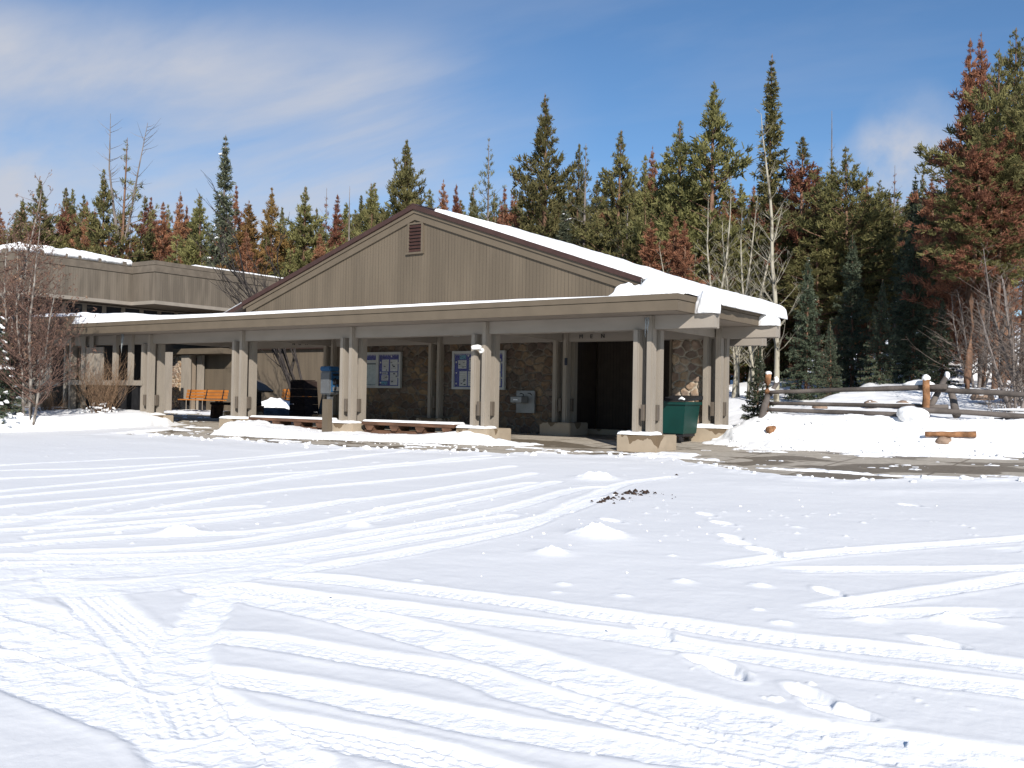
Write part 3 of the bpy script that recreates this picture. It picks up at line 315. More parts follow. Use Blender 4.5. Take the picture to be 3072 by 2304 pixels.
def snow_slab(name, x0, x1, y0, y1, zb, thick, nx=60, ny=20, edge=.15, jit=.04, seed=3, bulge=0, label=None, lump=.25, fr=1.6, sag=0, obj=True):
    """a closed sheet of snow: rounded edges, uneven outline and thickness; zb(x,y) is what it lies on"""
    u, v = np.meshgrid(np.linspace(0, 1, nx), np.linspace(0, 1, ny), indexing='ij')
    X = x0+(x1-x0)*u; Y = y0+(y1-y0)*v
    d = np.minimum(np.minimum(X-x0, x1-X), np.minimum(Y-y0, y1-Y))
    jx = (fbm(X*fr*2, Y*fr*2, seed)-.5)*2*jit; jy = (fbm(X*fr*2+40, Y*fr*2, seed+5)-.5)*2*jit
    X2 = X+jx; Y2 = Y+jy
    pr = np.sqrt(np.clip(1-(1-np.clip(d/edge, 0, 1))**2, 0, 1))
    T = (thick(X, Y) if callable(thick) else thick)*(1+lump*(fbm(X*fr, Y*fr, seed+9)-.5)*2)
    B = zb(X2, Y2); top = B+T*pr+.002
    bot = B+.0*X-sag*np.clip(1-d/.12, 0, 1)
    n = nx*ny; V = np.concatenate([np.stack([X2, Y2, top], 2).reshape(-1, 3), np.stack([X2, Y2, np.minimum(bot, top-.002)], 2).reshape(-1, 3)])
    F1 = gridF(nx, ny); F2 = gridF(nx, ny, n)[:, ::-1]; S = []
    def side(idx): 
        a = idx[:-1]; b = idx[1:]; S.append(np.stack([a, b, b+n, a+n], 1))
    I = np.arange(n).reshape(nx, ny); side(I[::-1, 0]); side(I[:, -1]); side(I[0, :]); side(I[-1, ::-1])
    me = npmesh(name, V, np.concatenate([F1, F2]+S), True, {'packed': np.full(2*n, .55)})
    if not obj: return me
    return me

def stain(ma):
    t = ma.node_tree; L = t.links.new; bb = t.nodes['Principled BSDF']; g = node(ma, 'ShaderNodeNewGeometry'); s = node(ma, 'ShaderNodeSeparateXYZ'); L(g.outputs['Position'], s.inputs[0])
    mp = node(ma, 'ShaderNodeMapping'); mp.inputs['Scale'].default_value = (2.1, 2.1, .5); L(g.outputs['Position'], mp.inputs[0]); n = node(ma, 'ShaderNodeTexNoise'); n.inputs['Scale'].default_value = 1; n.inputs['Detail'].default_value = 3; L(mp.outputs[0], n.inputs[0])
    a = node(ma, 'ShaderNodeMath', operation='MULTIPLY_ADD'); L(n.outputs[0], a.inputs[0]); a.inputs[1].default_value = 1.3; a.inputs[2].default_value = -.70; b2 = node(ma, 'ShaderNodeMath', operation='ADD'); L(a.outputs[0], b2.inputs[0]); L(s.outputs[2], b2.inputs[1])
    gt = node(ma, 'ShaderNodeMath', operation='GREATER_THAN'); L(b2.outputs[0], gt.inputs[0]); gt.inputs[1].default_value = .34
    src = bb.inputs['Base Color'].links[0].from_socket; mx = node(ma, 'ShaderNodeMix', data_type='RGBA', blend_type='MULTIPLY'); L(gt.outputs[0], mx.inputs[0]); L(src, mx.inputs[6]); mx.inputs[7].default_value = (.45, .4, .34, 1); L(mx.outputs[2], bb.inputs['Base Color'])
stain(m_conc)

m_birch = M('grey_brown_birch_bark', (.10, .08, .068), .9, .3, 5, .3, 40, col2=(.25, .225, .195), lo=.42, hi=.6)
# ---------------------------------------------------------------- ground
def gz(y): return np.minimum(.12, .03*(y+.3))
def hz(x, y):
    x = np.asarray(x, float); y = np.asarray(y, float)
    z = gz(y)+.60*sst(.2, 1.6, x)*sst(2.6, 3.7, y)+(sst(3.5, 13, y)*.95*sst(-3, 2, x)+sst(7, 13, y)*.95*(sst(-10, -5, x)-sst(-3, 2, x)))+np.maximum(0, y-28)*.085*sst(28, 45, y)+np.minimum(22, np.maximum(0, y-13))*.08*sst(13, 18, y)*sst(-16, -8, x)
    return z
def hz1(x, y): return float(hz(np.array([x]), np.array([y]))[0])
NE = [(-40, 3), (-14.5, -.4), (-13.7, -2.9), (-9.5, -2.75), (-4.5, -2.8), (-1.5, -2.3), (.2, -1.6), (1.6, -1.45), (3.4, -2.8), (4.4, -3.2), (5.35, -3.35), (6.3, -2.7), (7.5, -1.7), (12, -1.0), (40, 2)]
FE = [(.6, 3.2), (1, 2.7), (2.15, 2.1), (4, 2.4), (5.3, 2.65), (7, 2.8), (40, 3)]
def near(x): return np.interp(x, [a for a, b in NE], [b for a, b in NE])
def farr(x): return np.where(x < .3, 60, np.interp(x, [a for a, b in FE], [b for a, b in FE]))
def spline(pts, step=.25):
    P = [np.array(p, float) for p in pts]; P = [2*P[0]-P[1]]+P+[2*P[-1]-P[-2]]; out = []
    for i in range(1, len(P)-2):
        n = max(2, int(np.linalg.norm(P[i+1]-P[i])/step))
        for k in range(n):
            t = k/n; out.append(.5*((2*P[i])+(-P[i-1]+P[i+1])*t+(2*P[i-1]-5*P[i]+4*P[i+1]-P[i+2])*t*t+(-P[i-1]+3*P[i]-3*P[i+1]+P[i+2])*t**3))
    out.append(P[-2]); return np.array(out)
def snowfield(x, y):
    """thickness of the snow over the ground and how far it is packed"""
    x = np.asarray(x, float); y = np.asarray(y, float)
    e = near(x)+(fbm(x*1.3, y*1.3, 3)-.5)*.9+(fbm(x*6, y*6, 4)-.5)*.22
    d = e-y                                        # >0 on the car park
    lot = sst(0, .2, d)*.028+np.exp(-((d-.35)/.3)**2)*.05*fbm(x*2.2, y*2.2, 8)+np.exp(-((d-1.6)/.6)**2)*.03*fbm(x*1.1, y*1.1, 9)
    und = (fbm(x*.5, y*.5, 11)-.5)*.04*sst(.8, 4, d)
    T = np.where(d > 0, lot+und, -.03)
    # bank beyond the walk
    e2 = farr(x)+(fbm(x*1.2, y*1.2, 21)-.5)*.5+(fbm(x*6, y*6, 5)-.5)*.12
    b = y-e2
    right = sst(-.02, .25, b)*(.03+.15*fbm(x*1.1, y*1.1, 23)+.11*(fbm(x*3.2, y*3.2, 24)-.3)+.04*fbm(x*9, y*9, 25))*(1-.75*sst(3.3, 4.2, y))
    far = sst(6, 10, y)*(fbm(x*.35, y*.35, 27)-.45)*.5
    T = np.where((b > 0) & (x > .3), np.maximum(T, right+far), T)
    # behind the building and far away
    bk = sst(0, .6, y-17)+sst(0, .8, -x-33)*sst(2, 4, y)
    T = np.maximum(T, np.where(bk > 0, bk*(.12+.3*(fbm(x*.3, y*.3, 31)-.3)), -.03))
    T = np.maximum(T, np.where((x > -3) & (x < .8) & (y > 4.7), .1+.1*fbm(x, y, 33), -.03))
    # ridge in front of the benches
    lo = np.interp(x, [-12.6, -11.6, -9, -7.7, -6, -4.5, -3.6, -2.6, -2.3], [-.9, -1.65, -1.62, -1.35, -1.08, -.75, -.68, -.3, .2])+(fbm(x*2.5, y*2.5, 41)-.5)*.3
    hi = np.interp(x, [-12.6, -12, -4.3, -3.4, -2.3], [-.5, .12, .12, -.1, .25])
    pk = np.interp(x, [-12.5, -11.6, -10.6, -8.5, -7.4, -6, -4.9, -4.2, -3.4, -2.5], [.0, .36, .22, .15, .12, .15, .22, .30, .22, .04])
    mm = sst(0, .55, y-lo)*sst(0, .12, hi-y)*((x > -12.6) & (x < -2.3))
    T = np.maximum(T, np.where(mm > 0, mm*pk*(.7+.6*fbm(x*2, y*2, 43))-.01, -.03))
    # island of snow at the left
    lo = np.interp(x, [-60, -24, -17.2, -16.2, -15.6], [-5.5, -5.3, -5.2, -3.6, -1.2])+(fbm(x*1.2, y*1.2, 51)-.5)*.7
    rt = np.interp(y, [-5.5, -3, -1.5, 0, 1], [-16.8, -15.9, -15.7, -15.9, -16.3])+(fbm(x*2, y*2, 52)-.5)*.3
    mm = sst(0, .7, y-lo)*sst(0, .6, rt-x)*sst(-.9, .1, .5-y)
    T = np.maximum(T, np.where(mm > 0, mm*(.30+.22*fbm(x*.9, y*.9, 53)+.06*fbm(x*4, y*4, 54)), -.03))
    T = T+np.exp(-((x+17.5)/2.6)**2-((y+6.6)/.9)**2)*.10
    # thin leavings on the pavement
    pv = (T <= 0)
    s1 = fbm(x*.9, y*3.2, 61)+.25*(fbm(x*6, y*9, 62)-.5)
    bias = .36*np.exp(-((y-np.where(x > .3, farr(x), 3))/.45)**2)*(x > .3)+.16*np.exp(-((x+15)/1.6)**2-((y-.8)/1.6)**2)+.17*np.exp(-((x-1.4)/1.3)**2-((y+.2)/.9)**2)+.10*np.exp(-((x+2)/1.4)**2-((y+.3)/.5)**2)
    yard = .20*sst(8.2, 9.6, y)*(x < -14)
    open_ = np.where((x > -13.6) & (x < .3) & (y > .4) & (y < 8), -1, 0)
    th = s1+bias+yard+open_-.70
    T = np.where(pv, np.where(th > 0, .004+np.minimum(th, .12)*.25+yard*.6*fbm(x, y, 66), -.03), T)
    return T, d
def build_ground():
    A0 = math.atan2(F_.y, F_.x)
    an = np.concatenate([np.linspace(-math.pi, -R(44), 40, endpoint=False), np.linspace(-R(44), R(46), 1150, endpoint=False), np.linspace(R(46), math.pi, 40)])+A0
    ra = np.concatenate([np.linspace(.3, 3.2, 8, endpoint=False), np.geomspace(3.2, 31, 780, endpoint=False), np.geomspace(31, 75, 90, endpoint=False), np.geomspace(75, 900, 30)])
    A, RR = np.meshgrid(an, ra, indexing='ij'); X = CAM.x+np.cos(A)*RR; Y = CAM.y+np.sin(A)*RR
    T, d = snowfield(X, Y); Z = hz(X, Y); pk = np.zeros_like(X); onlot = sst(.15, .6, d)
    dz = np.zeros_like(X); rim = np.zeros_like(X)
    Xf = X.ravel(); Yf = Y.ravel()
    for ti, (wd, wt, pts) in enumerate(TRACKS):
        P = spline(pts, .3); lo = P.min(0)-wd-.3; hi = P.max(0)+wd+.3
        idx = np.nonzero((Xf > lo[0]) & (Xf < hi[0]) & (Yf > lo[1]) & (Yf < hi[1]) & (RR.ravel() < 40))[0]
        if not len(idx): continue
        px = Xf[idx]; py = Yf[idx]; best = np.full(len(idx), 9.); S = np.zeros(len(idx)); sd = np.zeros(len(idx)); acc = 0
        for a, b in zip(P[:-1], P[1:]):
            ab = b-a; L2 = float(ab@ab); L1 = math.sqrt(L2); t = np.clip(((px-a[0])*ab[0]+(py-a[1])*ab[1])/L2, 0, 1)
            qx = px-a[0]-t*ab[0]; qy = py-a[1]-t*ab[1]; D = np.hypot(qx, qy); k = D < best
            best[k] = D[k]; S[k] = (acc+t*L1)[k]; sd[k] = ((ab[0]*qy-ab[1]*qx)/L1)[k]; acc += L1
        h = wd/2; end = sst(0, .5, S)*sst(0, .6, acc-S) if ti > 30 else 1
        rough = (fbm(px*7, py*7, 70+ti)-.5)
        inside = sst(h+.035, h-.03, best+rough*.05)*end
        rm = np.exp(-((best-h-.05)/.045)**2)*end*(.6+.8*fbm(px*3, py*3, 90+ti))
        typ = ti % 3
        tread = .0048*np.sin(S*2*math.pi/.075+np.where(typ == 0, 9*np.abs(sd), 14*sd))*.5+.0036*np.cos(sd*2*math.pi/.055)
        tread = tread*sst(.35, .6, fbm(px*1.3, py*1.3, 60+ti))
        if wd > .28: tread = tread*.12+(fbm(px*9, py*9, 75)-.5)*.022
        tread = tread*sst(24, 8, np.hypot(px-CAM.x, py-CAM.y))+(fbm(px*14, py*14, 76)-.5)*.012
        v = wt*inside
        cur = dz.ravel()[idx]; dd = -.013*v+tread*v
        dz.ravel()[idx] = np.where(inside > .02, np.minimum(cur*(1-v), 0)*.4+dd, cur)
        rim.ravel()[idx] = np.maximum(rim.ravel()[idx]*(1-inside), rm*.005*wt*(1-inside))
        pk.ravel()[idx] = np.maximum(pk.ravel()[idx], inside*wt)
    rn = random.Random(3)
    for i, (fx, fy) in enumerate(FEET):
        a = rn.uniform(-.25, .25)-.45; ca, sa = math.cos(a), math.sin(a)
        m = (np.abs(X-fx) < .5) & (np.abs(Y-fy) < .5); px = X[m]-fx; py = Y[m]-fy; u = (px*ca+py*sa)/.17; v = (-px*sa+py*ca)/.07
        rr = np.sqrt(u*u+v*v)+(fbm(X[m]*12, Y[m]*12, 5)-.5)*.35; ins = sst(1.1, .75, rr)
        dz[m] = dz[m]*(1-ins)-.032*ins+.006*np.exp(-((rr-1.3)/.22)**2)+(fbm(X[m]*20, Y[m]*20, 7)-.5)*.012*ins; pk[m] = np.maximum(pk[m], ins*.9)
    for i, (fx, fy, s) in enumerate(LUMPS):
        m = (np.abs(X-fx) < s*2.5) & (np.abs(Y-fy) < s*2.5); px = X[m]-fx; py = Y[m]-fy; rr = np.sqrt((px*1.0)**2+(py*1.3)**2)/(s*.55)
        b = np.exp(-rr**2*1.3)*(.35+.8*fbm(X[m]*3/s*.4, Y[m]*3/s*.4, i)+.7*np.abs(fbm(X[m]*11, Y[m]*11, i+3)-.5)*2); dz[m] += b*s*(.2 if s > .2 else .10); pk[m] = np.maximum(pk[m], sst(.2, .5, b))
    # wind ripples, crumbs of snow and the lumpy strip of the lot's far part
    rip = (fbm(X*2.2+Y*.8, Y*5-X*1.5, 81)-.5)*.006+(fbm(X*16, Y*16, 83)-.5)*.003
    cr = np.maximum(0, fbm(X*9, Y*9, 85, 3)-.78)*.2
    area = sst(.45, .62, fbm(X*.35, Y*.35, 87))
    dz = dz+rip+cr*area+rim
    pk = np.maximum(pk, sst(.5, .1, d)*.8*(d > 0)); pk = np.maximum(pk, np.where(d < 0, .35+.4*fbm(X*.8, Y*.8, 88), 0))
    low = np.exp(-((X-3.9)/.6)**2-((Y+6.7)/.9)**2)*.03
    Zs = Z+T+np.where(T > 0, dz*onlot, 0)+np.where((T > .1), (fbm(X*5, Y*5, 89)-.5)*.03, 0)-low*0
    me = npmesh('snow_ground', np.stack([X, Y, Zs], 2).reshape(-1, 3), gridF(len(an), len(ra))[:, ::-1], True, {'packed': pk.ravel()})
    o = link('snow_ground', me, m_snow); tag(o, kind='structure')
    xs = np.linspace(-45, 45, 300); ys = np.linspace(-9, 26, 140); X, Y = np.meshgrid(xs, ys, indexing='ij')
    keep = np.where(Y > farr(X)+1.0, -.6, 0)-.25*sst(1.0, 1.6, near(X)-Y)
    me = npmesh('pavement', np.stack([X, Y, gz(Y)-.003+keep], 2).reshape(-1, 3), gridF(300, 140), True)
    tag(link('pavement', me, m_pave), kind='structure')
build_ground()
# ---------------------------------------------------------------- restroom building with its canopy
BLD = thing('restroom_building', (-7, 3, 0), 'tan restroom building with a wide gable above a long flat canopy on grouped posts', 'building')
Z0, Z1, FY, FX, XL = 2.838, 3.177, -.77, 1.33, -19.7
GY, AX, AZ, SL = 1.2, -7.1, 6.06, .3415                       # gable wall plane, ridge and roof slope
RB = 5.0
# columns: four posts each on a concrete base, two boxes
def posts_bm():
    bm = new(); rn = random.Random(1)
    for (x, y, z1) in ((-.05, 0, 2.545), (.268, 0, 2.83), (.268, .35, 2.545), (-.05, .35, 2.545)):
        box(bm, x, x+.14, y+.035, y+.2, .33, z1)
        box(bm, x+.02, x+.12, y, y+.033, .33, z1)              # cover board
        if y < .1 or x > .2:
            for zz in (.66, 1.54):
                for bx in ((x+.07, y-.008),): tube(bm, [(bx[0], bx[1], zz), (bx[0], bx[1]+.01, zz)], .011, 6)
                tube(bm, [(x+.14, y+.12, zz), (x+.15, y+.12, zz)], .011, 6)
    return bm
pm = None
def column(x, y, zg, base=True, boxes=True, wide=.47):
    """a cluster of posts on a base"""
    global pm
    if pm is None:
        bm = posts_bm(); bmesh.ops.recalc_face_normals(bm, faces=bm.faces[:]); me = bpy.data.meshes.new('column'); bm.to_mesh(me); bm.free(); me.materials.append(m_post)
        jb = new(); box(jb, .19, .265, -.05, .02, .64, .975); me2 = bpy.data.meshes.new('junction_box'); bmesh.ops.bevel(jb, geom=jb.edges[:], offset=.006, segments=1, affect='EDGES'); jb.to_mesh(me2); jb.free(); me2.materials.append(m_box)
        jb = new(); box(jb, .38, .44, .215, .335, .64, .975); me4 = bpy.data.meshes.new('junction_box'); bmesh.ops.bevel(jb, geom=jb.edges[:], offset=.006, segments=1, affect='EDGES'); jb.to_mesh(me4); jb.free(); me4.materials.append(m_box)
        cb = new(); box(cb, .18-wide, .18+wide, .27-wide, .27+wide, -.05, .35); bmesh.ops.bevel(cb, geom=cb.edges[:], offset=.02, segments=2, affect='EDGES'); me3 = bpy.data.meshes.new('concrete_base'); cb.to_mesh(me3); cb.free(); me3.materials.append(m_conc)
        pm = (me, me2, me4, me3)
    o = bpy.data.objects.new('column', pm[0]); C.objects.link(o); o.parent = BLD; o.location = Vector((x, y, zg))-org(BLD); o['_o'] = (x, y, zg)
    for q, mm in (('junction_box', pm[1]), ('junction_box', pm[2]), ('concrete_base', pm[3])):
        if (q == 'junction_box' and not boxes): continue
        c = bpy.data.objects.new(q, mm); C.objects.link(c); c.parent = o
    return o
for k in range(6):
    column(-4.27*k, 0, 0 if k < 5 else .03)
for k in (1, 2, 3, 4): column(-4.27*k, 3.57, .1)
column(0, 3.57, .08); column(-25.62, 0, .03)
# beams
for a, b, y, z0, z1, xe in ((-26, 1.72, .1, 2.55, 2.838, 0), (-17.5, 1.72, 3.67, 2.575, 2.84, 0)):
    bm = new(); box(bm, a, b, y, y+.1, z0, z1); box(bm, a, b-.02, y+.235, y+.335, z0, z1); box(bm, b-.1, b-.02, y+.1, y+.235, z0+.01, z1-.01)
    part('beam', bm, m_beam, BLD, bevel=.006)
for k in range(5):
    x = -4.27*k+.155
    part('cross_beam', boxb(x, x+.1, .44, 3.66, 2.6, 2.83), m_beam, BLD)
part('beam', box(boxb(-6, .1, 7.1, 7.2, 2.6, 2.8), -6, .1, 7.35, 7.45, 2.6, 2.8), m_beam, BLD)
part('rear_canopy', boxb(-12, -.4, 5.1, 7.7, 2.82, 3.05), m_tan, BLD)
# soffit, fascia boards and flat roof
part('soffit', box(boxb(XL, FX-.08, FY+.06, 4.62, 2.84, 2.90), -26.3, XL, FY+.06, 3.2, 2.84, 2.9), m_soff, BLD)
f = new()
for (z0, z1, o) in ((Z0, 3.048, 0), (3.056, Z1, -.018)):
    prism(f, [(XL, FY+o), (FX-o, FY+o), (FX-o, 4.63), (FX-.06, 4.63), (FX-.06, FY+.06), (XL, FY+.06)], 2, z0, z1)
part('fascia', f, m_tan, BLD, bevel=.004)
f = new()
for (z0, z1, o) in ((Z0-.004, 3.26, 0), (3.268, 3.45, -.018)): prism(f, [(-26.4, FY-.01+o), (XL-.9-o, FY-.01+o), (XL-.9-o, -.2), (-26.4, -.2)], 2, z0, z1)
for (z0, z1) in ((Z0, 3.048), (3.056, Z1)): box(f, XL-.9, XL, FY+.01, FY+.07, z0, z1)
box(f, XL-.5, XL-.02, FY+.02, FY+.3, 3.18, 3.44)
part('fascia', f, m_tan, BLD)
part('flat_roof_and_shade_slab', box(box(boxb(XL, 1.2, FY+.07, 3.6, 2.92, 3.15), XL, -12.4, 3.603, 5.2, 2.85, 3.14), -26.3, XL-.05, -.15, 3.3, 2.92, 3.4), m_brown, BLD)  # rear box added behind the canopy to throw shade on the courtyard box
# gable
def zr(x): return AZ-abs(x-AX)*SL
def chev(d0, d1, y0, y1, xa=-13.75, xb=-.42):
    """a board following both slopes, from d0 to d1 below the roof line"""
    return prism(new(), [(xa, zr(xa)-d0), (AX, AZ-d0), (xb, zr(xb)-d0), (xb, zr(xb)-d1), (AX, AZ-d1), (xa, zr(xa)-d1)], 1, y0, y1)
part('gable_wall', prism(new(), [(-13.6, 3.1), (-.55, 3.1), (-.55, zr(-.55)-.1), (AX, AZ-.1), (-13.6, zr(-13.6)-.1)], 1, GY, GY+.15), m_sidX, BLD)
part('metal_roof_edge', chev(-.01, .112, GY-.14, GY+.1), m_brown, BLD)
part('rake_board', chev(.115, .205, GY-.09, GY-.004), m_tan, BLD); part('rake_board', chev(.213, .385, GY-.055, GY-.004, -13.64, -.42), m_tan, BLD)
part('corner_board', boxb(-.64, -.42, GY-.05, GY-.003, 3.16, zr(-.42)-.388), m_tan, BLD)
part('corner_board', boxb(-13.64, -13.56, GY-.05, GY-.003, 3.16, zr(-13.6)-.388), m_tan, BLD)
part('roof', prism(new(), [(AX, AZ), (FX-.02, zr(FX)+.0), (FX-.02, zr(FX)-.11), (AX, AZ-.12), (-15.5, 3.06), (-15.5, 3.18)], 1, GY-.1, RB), m_brown, BLD)
part('ridge_cap', prism(new(), [(AX-.22, AZ-.045), (AX, AZ+.035), (AX+.22, AZ-.045), (AX+.2, AZ-.065), (AX, AZ+.01), (AX-.2, AZ-.065)], 1, GY-.15, RB), m_brown, BLD)
v = part('louver_vent', box(box(box(box(new(), -7.35, -7.29, GY-.05, GY-.003, 4.83, 5.56), -6.88, -6.82, GY-.05, GY-.003, 4.83, 5.56), -7.35, -6.82, GY-.05, GY-.003, 5.56, 5.6), -7.38, -6.79, GY-.07, GY-.003, 4.78, 4.83), m_tan, BLD)
part('vent_back', boxb(-7.29, -6.88, GY-.02, GY-.004, 4.83, 5.56), m_black, v)
for i in range(8):
    z = 4.86+i*.09; part('slat', prism(new(), [(GY-.06, z-.02), (GY-.052, z-.02), (GY-.015, z+.055), (GY-.023, z+.055)], 0, -7.29, -6.88), m_brown, v)
# masonry of field stones
def stone_wall(name, x0, x1, z0, z1, y, seed, parent=BLD, axis=0, label=None, lit_tone=True):
    step = .02; nx = int((x1-x0)/step)+1; nz = int((z1-z0)/step)+1
    U, W = np.meshgrid(np.linspace(x0, x1, nx), np.linspace(z0, z1, nz), indexing='ij')
    rn = np.random.RandomState(seed); cw, ch = .30, .205
    i0, i1 = int(x0/cw)-3, int(x1/cw)+3; j0, j1 = int(z0/ch)-3, int(z1/ch)+3
    wx = U+(fbm(U*5, W*5, seed)-.5)*.12; wz = W+(fbm(U*5+9, W*5, seed+1)-.5)*.12
    d1 = np.full(U.shape, 9.); d2 = np.full(U.shape, 9.); ID = np.zeros(U.shape, int); pts = []
    for i in range(i0, i1):
        for j in range(j0, j1):
            pts.append(((i+(j % 2)*.5+rn.uniform(-.38, .38))*cw, (j+rn.uniform(-.38, .38))*ch))
    for k, (a, b) in enumerate(pts):
        d = np.hypot((wx-a), (wz-b)*1.25); c = d < d1; d2 = np.where(c, d1, np.minimum(d2, d)); d1 = np.where(c, d, d1); ID = np.where(c, k, ID)
    e = d2-d1; st = sst(.015, .06, e); n = fbm(U*6, W*6, seed+3); n2 = fbm(U*22, W*22, seed+4)
    rel = rn.uniform(.3, 1, len(pts))[ID]
    dep = st*(.035+.035*rel+(n-.5)*.06)+(n2-.5)*.03
    pal = np.array([(.17, .115, .078), (.20, .14, .095), (.14, .10, .08), (.24, .175, .115), (.12, .09, .07), (.17, .125, .095), (.20, .155, .12)])*(1.35 if lit_tone else .68)  # stones and mortar paler where sunlit, darker where shaded: light put into the colour
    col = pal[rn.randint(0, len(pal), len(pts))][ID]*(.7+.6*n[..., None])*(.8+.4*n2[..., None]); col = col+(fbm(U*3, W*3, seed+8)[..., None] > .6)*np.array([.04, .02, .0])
    mort = np.array([.40, .35, .28]) if lit_tone else np.array([.15, .13, .105]); col = col*st[..., None]+mort*(1-st[..., None])
    V = np.stack([U, y-dep, W], 2) if axis == 0 else np.stack([y+dep, U, W], 2)
    F = gridF(nx, nz) if axis == 0 else gridF(nx, nz)[:, ::-1]
    me = npmesh(name, V.reshape(-1, 3), F[:, ::1] if axis == 0 else F, True, None, {'col': col.reshape(-1, 3)})
    # a core behind the face gives the wall its thickness
    bm = new(); bm.from_mesh(me)
    box(bm, x0, x1, y+.004, y+.3, z0, z1) if axis == 0 else box(bm, y-.3, y-.004, x0, x1, z0, z1)
    bm.to_mesh(me); bm.free(); a = me.color_attributes['col'].data; nn = len(a); 
    for q in range(nn-8, nn): a[q].color = (.25, .2, .15, 1)
    o = link(name, me, m_stone, parent)
    if label: o['label'] = label
    return o
stone_wall('stone_wall', -12.25, -4.35, .0, 2.86, 3.82, 5, lit_tone=False)
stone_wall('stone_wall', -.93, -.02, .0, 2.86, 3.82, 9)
part('end_board', boxb(-.98, -.93, 3.70, 3.9, .1, 2.86), m_tan, BLD)
part('entrance_wall', boxb(-4.1, -.95, 5.6, 5.75, 0, 2.86), m_dark, BLD)
part('entrance_wall', boxb(-4.3, -4.15, 3.95, 5.6, 0, 2.86), m_darkY, BLD); part('entrance_wall', boxb(-.95, -.8, 4.13, 5.75, 0, 2.86), m_darkY, BLD)
part('low_curb', boxb(-4.1, -1.0, 4.9, 5.1, .05, .26), m_conc, BLD)
part('back_wall', boxb(-12.2, -.8, 5.8, 5.95, 0, 3.0), m_sidX, BLD); part('end_wall', boxb(-12.35, -12.2, 4.0, 5.95, 0, 2.86), m_sidY, BLD)
part('pilaster', boxb(-12.42, -12.24, 3.72, 3.84, .1, 2.86), m_tan, BLD)
def letters(txt, xs, z, y, size, parent):
    for ch, x in zip(txt, xs):
        cu = bpy.data.curves.new('letter', 'FONT'); cu.body = ch; cu.size = size; cu.extrude = .006; tmp = bpy.data.objects.new('letter', cu); C.objects.link(tmp); bpy.context.view_layer.update(); me = bpy.data.meshes.new_from_object(tmp.evaluated_get(bpy.context.evaluated_depsgraph_get())); bpy.data.objects.remove(tmp); me.materials.clear(); me.materials.append(m_black)
        o = bpy.data.objects.new('letter', me); C.objects.link(o); o.parent = parent; o.location = Vector((x, y, z))-org(parent); o.rotation_euler = (R(90), 0, 0)
letters('MEN', (-3.55, -3.22, -2.90), 2.65, 3.655, .15, BLD)
letters('WOMEN', (-14.37, -14.07, -13.76, -13.44, -13.14), 2.65, 3.655, .15, BLD)
part('restroom_sign', boxb(-3.92, -3.84, 3.548, 3.566, 1.95, 2.14), m_ink, BLD)
# screen between the posts at the left
part('screen_rail', boxb(-20.95, -17.0, -.1, -.003, 1.25, 1.41), m_post, BLD, bevel=.006)
part('screen_panel', boxb(-20.39, -19.18, .02, .07, 1.41, 2.48), m_post, BLD)
for x in (-20.37, -19.91): part('screen_post', boxb(x, x+.22, .002, .018, 1.41, 2.84), m_post, BLD); 
for x in (-18.62, -17.80): part('screen_post', boxb(x, x+.19, 0, .099, 1.41, 2.84), m_post, BLD)
for x, w_ in ((-24.14, .88), (-23.02, .8)):
    part('screen_post', box(boxb(x, x+w_*.55, .0, .06, .45, 2.83), x+w_*.5, x+w_, .03, .09, .45, 2.83), m_post, BLD)
part('screen_rail', boxb(-25.3, -21.55, -.08, -.003, 1.2, 1.35), m_post, BLD)
part('planter_wall', box(boxb(-26, -20.9, -.25, -.1, .0, .42), -26, -20.85, -.27, -.09, .42, .47), m_wood, BLD)
part('screen_back', boxb(-26, -18.75, 1.5, 1.6, 0, 2.83), m_black, BLD)
for x, y in ((-7.42, 3.55), (-2.83, 3.55)): part('ceiling_light', boxb(x-.11, x+.11, y-.3, y-.1, 2.78, 2.837), m_white, BLD, bevel=.01)
# ---------------------------------------------------------------- snow on the roofs
def stuff(me, name, label, mat=None):
    o = link(name, me, mat or m_snow); return tag(o, label, 'snow', kind='stuff')
def lidy(x, y): return AZ-np.abs(x-AX)*SL+.005
me = snow_slab('roof_snow', -6.42, 1.50, GY-.11, RB+.12, lidy, lambda x, y: .175+.07*sst(-1, 1.4, x)-.08*np.exp(-((x+6.4)/1.2)**2), 260, 110, .12, .04, 3, lump=.22, sag=.04, fr=1.9)
stuff(me, 'roof_snow', 'thick sheet of snow covering the right slope of the gable roof, overhanging its eave')
me = snow_slab('roof_snow', -15.3, -11.9, GY-.13, RB, lidy, lambda x, y: .04+.05*sst(-12.5, -15, x), 60, 20, .08, .03, 7, lump=.3)
stuff(me, 'roof_snow', 'thin strip of snow on the low end of the left roof slope')
def lowz(x, y): return np.full(np.shape(x), Z1+.001)
me = snow_slab('canopy_snow', XL-.05, .35, FY+.03, GY-.06, lowz, lambda x, y: np.interp(x, [-19.8, -17.5, -15.5, -12, -6, -2.5, -.8, .3], [.22, .18, .13, .09, .075, .055, .03, .01])*(1+.75*sst(-.6, .6, y)*sst(-13.6, -14.5, x)), 260, 24, .06, .012, 11, lump=.1)
stuff(me, 'canopy_snow', 'long strip of snow along the flat canopy edge below the gable wall')
me = snow_slab('canopy_snow', -26.3, -14.0, GY-.3, 3.3, lambda x, y: np.where(x < XL, 3.4, 3.17), lambda x, y: np.interp(x, [-26, -20.5, -17, -14], [.2, .34, .24, .1]), 90, 24, .4, .03, 12, lump=.1)
stuff(me, 'canopy_snow', 'deep snow lying on the canopy roof under the clerestory windows')
